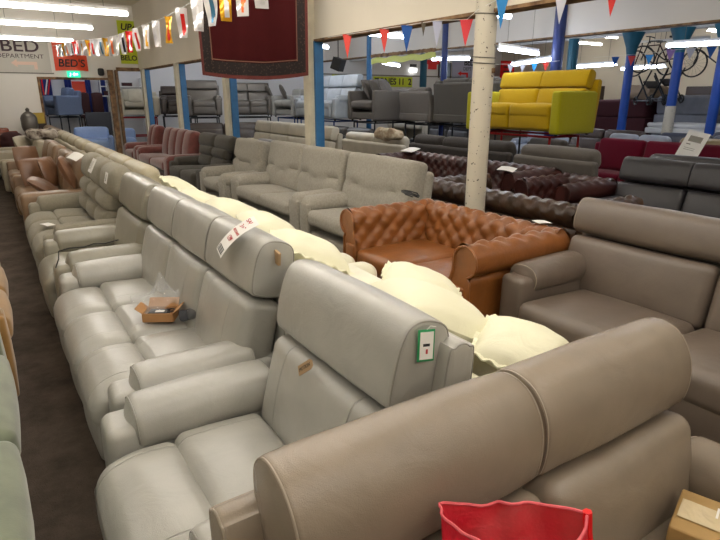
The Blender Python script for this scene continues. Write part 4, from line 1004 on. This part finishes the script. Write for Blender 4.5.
for i, (x, m, w_, l) in enumerate([(1.78, NAVY, .34, 'dark blue cloth with red and white bars at the left of the doorway'), (2.42, NAVY, .2, 'dark blue cloth strip hanging in the middle of the doorway'), (3.0, NAVY, .16, 'dark blue cloth strip hanging right of the small orange sign'), (3.42, NAVY, .2, 'dark blue cloth strip at the right jamb of the doorway')]):
    t = thing('hanging_cloth', l, 'cloth', (x, 20.75, 0))
    grid(8, 12, lambda u, v: ((u-.5)*w_, .03*math.sin(u*12), 1.72+v*.9 if i == 0 else 1.2+v*1.4), thick=(0, .01, 0)).build('cloth', m, t)
    tube([(-w_/2, 0, 2.63), (w_/2, 0, 2.63)], .012, 6).build('rod', M['steel'], t)
    for s in (-1, 1): tube([(s*w_/2.2, 0, 2.63), (s*w_/2.2, 0, CE)], .004, 4).build('cord', M['chain'], t)
    if i == 0:
        for dx, mm, a in ((-.08, 'red_strip', 0), (.06, 'white_paper', 14), (.13, 'red_strip', 14)): box((.04, .012, .8), (dx, -.04, 2.15), (0, R(a), 0)).build('bar', M[mm], t, smooth=False)
t = thing('wall_sign', 'small orange red sign deep inside the doorway', 'sign', (2.8, 20.9, 2.0)); box((.5, .02, .34)).build('board', mat('orange_card', (0, 0, 0)), t, smooth=False); box((.46, .02, .02), (0, -.01, .12)).build('line', M['red_strip'], t, smooth=False)
# shelf behind the side opening
t = thing('wall_shelf', 'white shelf carrying small brown boxes in the side opening', 'shelf', (4.0, 20.8, 0))
for z in (1.72, 2.02): box((1.3, .3, .03), (0, 0, z)).build('board', M['white_enamel'], t, smooth=False)
for s in (-1, 1): box((.03, .3, 2.3), (s*.65, 0, 1.15)).build('upright', M['white_enamel'], t, smooth=False)
for i, (x, z, w_, h, c) in enumerate([(-.45, 1.74, .2, .14, 'dark'), (-.1, 1.74, .16, .18, 'light'), (.25, 1.74, .24, .12, 'dark'), (-.3, 2.04, .3, .12, 'light'), (.2, 2.04, .3, .1, 'dark')]):
    t = thing('storage_box', ('dark brown' if c == 'dark' else 'pale')+' box on the %s board of the white shelf, %s' % ('lower' if z < 2 else 'upper', ['leftmost', 'in the middle', 'rightmost', 'at the left', 'at the right'][i]), 'box', (4.0+x, 20.78, z-.005))
    box((w_, .2, h), (0, 0, h/2)).build('carton', M['oxblood_cloth'] if c == 'dark' else M['white_enamel'], t, smooth=False); box((w_+.01, .21, .02), (0, 0, h)).build('lid', M['dark_wood'] if c == 'dark' else M['chain'], t, smooth=False)

# ------------------------------------------------------------------ far back wall
def yellow_sign(x, z, w_, s, l, sz):
    t = thing('wall_sign', l, 'sign', (x, 20.96, z)); box((w_, .02, .42)).build('board', mat('lime_card', (0, 0, 0)), t, smooth=False); text(s, sz, K, t, (0, -.014, 0), bold=.012)
yellow_sign(12.65, 2.36, .8, 'I', 'narrow yellow sign at the far wall above the pale recliners', .35)
yellow_sign(15.35, 2.32, 2.1, 'ZONES 11  2', 'long yellow sign with dark letters behind the grey corner sofa pillows', .36)
t = thing('wall_sign', 'small red notice strips on the far wall left of the window', 'sign', (17.55, 20.96, 3.2)); box((.9, .02, .18)).build('board', M['red_strip'], t, smooth=False); box((.5, .02, .22), (0, 0, -.2)).build('drop', M['red_strip'], t, smooth=False)
t = thing('notice_board', 'dark framed pale board on the far wall left of the deep blue post', 'board', (18.3, 20.96, 2.86)); box((.70, .02, .62)).build('panel', mat('pale_board', (150, 170, 190), .5), t, smooth=False); 
for s in (-1, 1): box((.05, .04, .66), (s*.35, 0, 0)).build('frame', M['dark_wood'], t, smooth=False)
t = thing('wall_sign', 'white board with dark letters over a bent red arrow on the far wall', 'sign', (19.6, 20.96, 2.95)); box((1.7, .02, .95)).build('board', mat('lilac_board', (176, 178, 204), .7), t, smooth=False)
text('BED', .36, K, t, (.2, -.014, .28), bold=.01); text('DEPT', .22, K, t, (.1, -.014, .0))
prism([(-.5, -.2), (-.3, -.1), (-.3, -.16), (.15, -.16), (.15, -.42), (.05, -.42), (.05, -.25), (-.3, -.25), (-.3, -.31)], .01, 'y', mb=(q := MB())); q.xf(Matrix.Translation((0, -.015, 0))).build('arrow', M['red_strip'], t, smooth=False)
t = thing('hanging_banner', 'tall red banner with dark lettering behind the yellow sofa', 'sign', (21.4, 20.0, 2.75)); grid(6, 10, lambda u, v: ((u-.5)*.95, .03*math.sin(u*9), (v-.5)*1.15), thick=(0, .01, 0)).build('banner', M['red_strip'], t); 
for i in range(4): box((.6, .012, .06), (0, -.035, .3-.2*i)).build('print', K, t, smooth=False)
for s in (-1, 1): tube([(s*.4, 0, .55), (s*.4, 0, CE-2.75)], .006, 4).build('cord', M['chain'], t)
t = thing('wall_lamp', 'small white lamp on the far wall', 'light', (16.4, 20.9, 2.82)); box((.34, .12, .16)).build('case', mat('lit_box', (240, 240, 240), emit=(255, 255, 255), estr=3), t, smooth=False); box((.3, .1, .12), (0, .0, .2)).build('bracket', M['black_plastic'], t, smooth=False)
t = thing('ceiling_speaker', 'dark loudspeaker hanging from the bulkhead right of the tall cream post', 'speaker', (9.1, 15.2, 2.62), R(30)); box((.3, .3, .34), (0, 0, 0), (R(20), 0, 0)).build('cabinet', M['black_plastic'], t, smooth=False); tube([(0, 0, .1), (0, 0, CE-2.62)], .015, 6).build('bracket', M['steel'], t)
grid(30, 3, lambda u, v: (9.2, 10.9+2.7*u, 2.70-.14*v+.02*math.sin(u*23)), thick=(.02, 0, 0)).build('trim_20', mat('lime_strip', (206, 214, 120), .6))['kind'] = 'structure'
grid(50, 2, lambda u, v: (9.18, 10.9+2.7*u, 2.80-.08*v-.025*noise.noise(Vector((u*30, 0, 0)))), thick=(.03, 0, 0)).build('trim_21', M['timber'])['kind'] = 'structure'

# pennants farther back
string('string of pennants hanging behind the yellow sofa headrest', [(9.0, 8.9, 2.34), (9.02, 7.9, 2.31), (9.05, 7.2, 2.33)], .003)
for c, y, l in [('white', 8.37, 'leftmost white pennant above the yellow sofa'), ('white', 8.06, 'second white pennant above the yellow sofa'), ('sky', 7.77, 'light blue pennant above the yellow sofa'), ('coral', 7.5, 'red pennant above the yellow sofa left of the post')]:
    pennant(c, 9.04, y, 2.31, .12, .16, l)
string('string of pennants crossing at the flared blue posts', [(12, 8.6, 2.56), (12, 7.0, 2.58), (11, 6.4, 2.53), (11, 5.2, 2.55)], .003)
for c, x, y, l in [('blue', 12, 8.05, 'blue and white pennant left of the first flared post'), ('coral', 12, 7.66, 'orange red pennant in front of the first flared post'), ('sky', 12, 7.26, 'sky blue pennant right of the first flared post'), ('lilac', 11, 6.25, 'lilac pennant left of the second flared post'), ('white', 11, 5.88, 'white pennant at the second flared post'), ('blue', 11, 5.52, 'deep blue pennant near the right edge')]:
    pennant(c, x, y, 2.54, .16, .2, l)

# ------------------------------------------------------------------ bicycles on a rail
def bicycle(x, y, z, rz, m, label, tilt=0):
    t = thing('bicycle', label, 'bicycle', (x, y, z), rz)
    t.rotation_euler = (0, R(tilt), rz)
    for s, n_ in ((-.5, 'rear'), (.5, 'front')):
        w_ = tube([(s+.32*math.cos(a*PI/14), 0, .32*math.sin(a*PI/14)) for a in range(28)], .02, 6, closed=True).build('wheel', M['black_plastic'], t)
        mbx = MB()
        for k in range(8): a = k*PI/8; tube([(s+.3*math.cos(a), 0, .3*math.sin(a)), (s-.3*math.cos(a), 0, -.3*math.sin(a))], .002, 4, mb=mbx)
        mbx.build('spokes', M['steel'], w_)
    fr = MB(); bb = (-.08, 0, -.04); st = (-.2, 0, .42); hd = (.36, 0, .42); hl = (.40, 0, .3)
    for a, b in ((bb, st), (st, hd), (bb, hl), ((-.5, 0, 0), bb), ((-.5, 0, 0), st), (hd, (.5, 0, 0))): tube([a, b], .016, 6, mb=fr)
    fr.build('frame', m, t)
    puff((.24, .12, .05), .02, seg=3, loc=(-.24, 0, .50)).build('saddle', M['black_plastic'], t); tube([(.34, -.28, .52), (.36, 0, .54), (.34, .28, .52)], .014, 6).build('handlebar', M['steel'], t)
    tube([(.36, 0, .42), (.36, 0, .54)], .014, 6).build('stem', M['steel'], t)
    tube([(-.2, 0, .42), (-.22, 0, .48)], .013, 6).build('seat_post', M['steel'], t)
    tube([(-.02, 0, .42), (-.02, 0, CE-z)], .006, 4).build('hook', M['steel'], t)
    return t
bicycle(14.6, 8.5, 2.62, R(100), M['black_plastic'], 'black bicycle hanging between the two flared blue posts')
bicycle(14.9, 8.95, 2.55, R(80), M['oxblood_cloth'], 'dark red bicycle hanging behind the first flared blue post')
bicycle(15.2, 7.5, 2.50, R(90), M['steel'], 'dark bicycle hanging right of the second flared post')
string('dark rail carrying the hanging bicycles', [(14.6, 9.4, 3.06), (14.6, 7.4, 3.04)], .03)
for i, (x, y, z, l) in enumerate([(14.0, 8.3, 2.05, 'dark pushchair frame piled below the bicycles at the left'), (14.1, 7.95, 2.1, 'dark pushchair frame piled below the bicycles at the right')]):
    t = thing('pushchair', l, 'pushchair', (x, y, z-.45), R(60)); mbx = MB()
    for s in (-.2, .2):
        for a, b in (((-.3, s, 0), (.3, s, .6)), ((.3, s, 0), (-.25, s, .7)), ((-.3, s, 0), (.3, s, 0))): tube([a, b], .02, 6, mb=mbx)
    mbx.build('frame', M['steel'], t)
    for sx in (-.3, .3):
        for s in (-.2, .2): tube([(sx+.09*math.cos(a*PI/6), s, .09*math.sin(a*PI/6)) for a in range(12)], .02, 5, closed=True).build('wheel', M['black_plastic'], t)
    puff((.3, .34, .05), .02, seg=3, loc=(0, 0, .38), rot=(0, R(-30), 0)).build('seat', M['dark_fabric'], t)
# beds, mattresses and low rows at the right
def bed(label, loc, s, rz, m, mm, cat='bed', leg=.1, name='divan_bed', head=None):
    t = thing(name, label, cat, loc, rz)
    for sx in (-1, 1):
        for sy in (-1, 1): tube([(sx*(s[0]/2-.1), sy*(s[1]/2-.1), 0), (sx*(s[0]/2-.1), sy*(s[1]/2-.1), leg)], .03, 6).build('leg', M['black_plastic'], t)
    puff((s[0], s[1], s[2]*.55), .03, seg=3, loc=(0, 0, leg+s[2]*.275)).build('base', m, t)
    puff((s[0]*.98, s[1]*.98, s[2]*.45), .07, (0, 0, .02), 4, 3, nz=.01, loc=(0, 0, leg+s[2]*.775)).build('mattress', mm, t)
    if head: puff((.1, s[1], head), .03, seg=3, loc=(s[0]/2+.06, 0, head/2)).build('headboard', m, t)
    return t
BURG = mat('burgundy_velvet', (62, 14, 22), .85); GB = mat('grey_bed', (128, 130, 138), .9, var=.08, vscale=6, wrink=.4)
bed('burgundy divan bed heaped with bedding behind the flared posts', (15.0, 9.25, 0), (1.5, 1.5, 1.0), 0, BURG, BURG, leg=.62)
bed('grey divan bed stacked high right of the burgundy one', (15.2, 7.7, 0), (1.5, 1.4, 1.0), 0, GB, GB, leg=.72)
bed('low white bed base in front of the grey divan bed', (13.9, 6.9, 0), (.9, 2.2, .24), 0, M['white_enamel'], M['white_enamel'], leg=.86)
bed('dark wooden bunk with slatted end at the far right', (17.6, 8.6, 0), (1.6, 2.4, .5), 0, M['dark_wood'], M['oxblood_cloth'], leg=.9, head=2.0)
lump('bedding_heap', 'beige rolled bedding heaped on the burgundy divan bed', mat('beige_bedding', (150, 130, 108), .9), (14.9, 8.95, 1.80), (.9, .9, .34), 'bedding', nz=.06)
t = thing('tall_cabinet', 'brown wooden cabinet in the far right corner behind the yellow sofa', 'cabinet', (20.5, 15.0, 0)); box((.6, 1.5, 2.1), (0, 0, 1.05)).build('body', M['dark_wood'], t, smooth=False)
for s in (-1, 1): box((.03, .68, 1.9), (-.31, s*.36, 1.05)).build('door', M['oxblood_cloth'], t, smooth=False)
for z in (1.5, 1.8): box((.05, 1.3, .05), (-.33, 0, z)).build('shelf_edge', M['timber'], t, smooth=False)
rows = [(9.75, 3.4, 5.6, 'gold_fabric', (132, 112, 66), 'golden brown sofa back right behind the crimson sofa'), (9.75, 5.65, 7.0, 'silver_grey', (150, 156, 168), 'pale grey sofa behind the left end of the crimson sofa'), (10.85, 4.4, 6.6, 'navy_leather', (48, 52, 66), 'navy dark sofa two rows behind the crimson sofa'),
        (10.85, 6.8, 8.8, 'brown_leather2', (62, 46, 40), 'dark brown sofa with curved back two rows behind the crimson sofa'), (11.95, 8.9, 11.0, 'silver_grey', 0, 'pale grey sofa far behind the yellow sofa arm'), (11.95, 4.5, 6.1, 'navy_leather', 0, 'dark sofa in front of the low white bed base')]
for x, a, b, mn, c, l in rows:
    m = MATS.get(mn) or leather(mn, c, .5)
    sofa('leather_sofa', l, 'sofa', x, a, b, m, n=2, style='simple', bh=1.0 if x < 12 else .98, seg=3, D=.93)
sofa('leather_sofa', 'black leather sofa in shadow below the silver grey loveseat', 'sofa', 10.2, 11.2, 13.2, M['black_leather'], n=2, style='simple', bh=1.0, seg=3)
sofa('leather_sofa', 'white leather sofa far behind the grey sofas on stands', 'sofa', 11.7, 14.3, 16.4, M['bone_leather'], n=2, style='simple', bh=1.5, seg=3, z=.0, ah=1.0, sh=.9)
# ------------------------------------------------------------------ camera and view
cam = bpy.data.cameras.new('camera'); co_ = bpy.data.objects.new('camera', cam); COL.objects.link(co_)
co_.location = (0, 0, 1.7); co_.rotation_euler = (R(90-17.2), 0, R(-33))
cam.sensor_width = 36; cam.lens = 560/720*36; cam.clip_start = .02
SC.camera = co_
w = bpy.data.worlds.new('world'); SC.world = w; w.use_nodes = True
w.node_tree.nodes['Background'].inputs[0].default_value = (.5, .55, .6, 1); w.node_tree.nodes['Background'].inputs[1].default_value = .05
SC.view_settings.view_transform = 'Standard'; SC.view_settings.look = 'None'; SC.view_settings.gamma = 1; SC.view_settings.exposure = 0.0
SC.view_settings.use_curve_mapping = False
SC.cycles.max_bounces = 6; SC.cycles.diffuse_bounces = 4; SC.cycles.glossy_bounces = 3; SC.cycles.transparent_max_bounces = 8
SC.cycles.use_denoising = True; SC.cycles.use_light_tree = True; SC.cycles.sample_clamp_indirect = 6
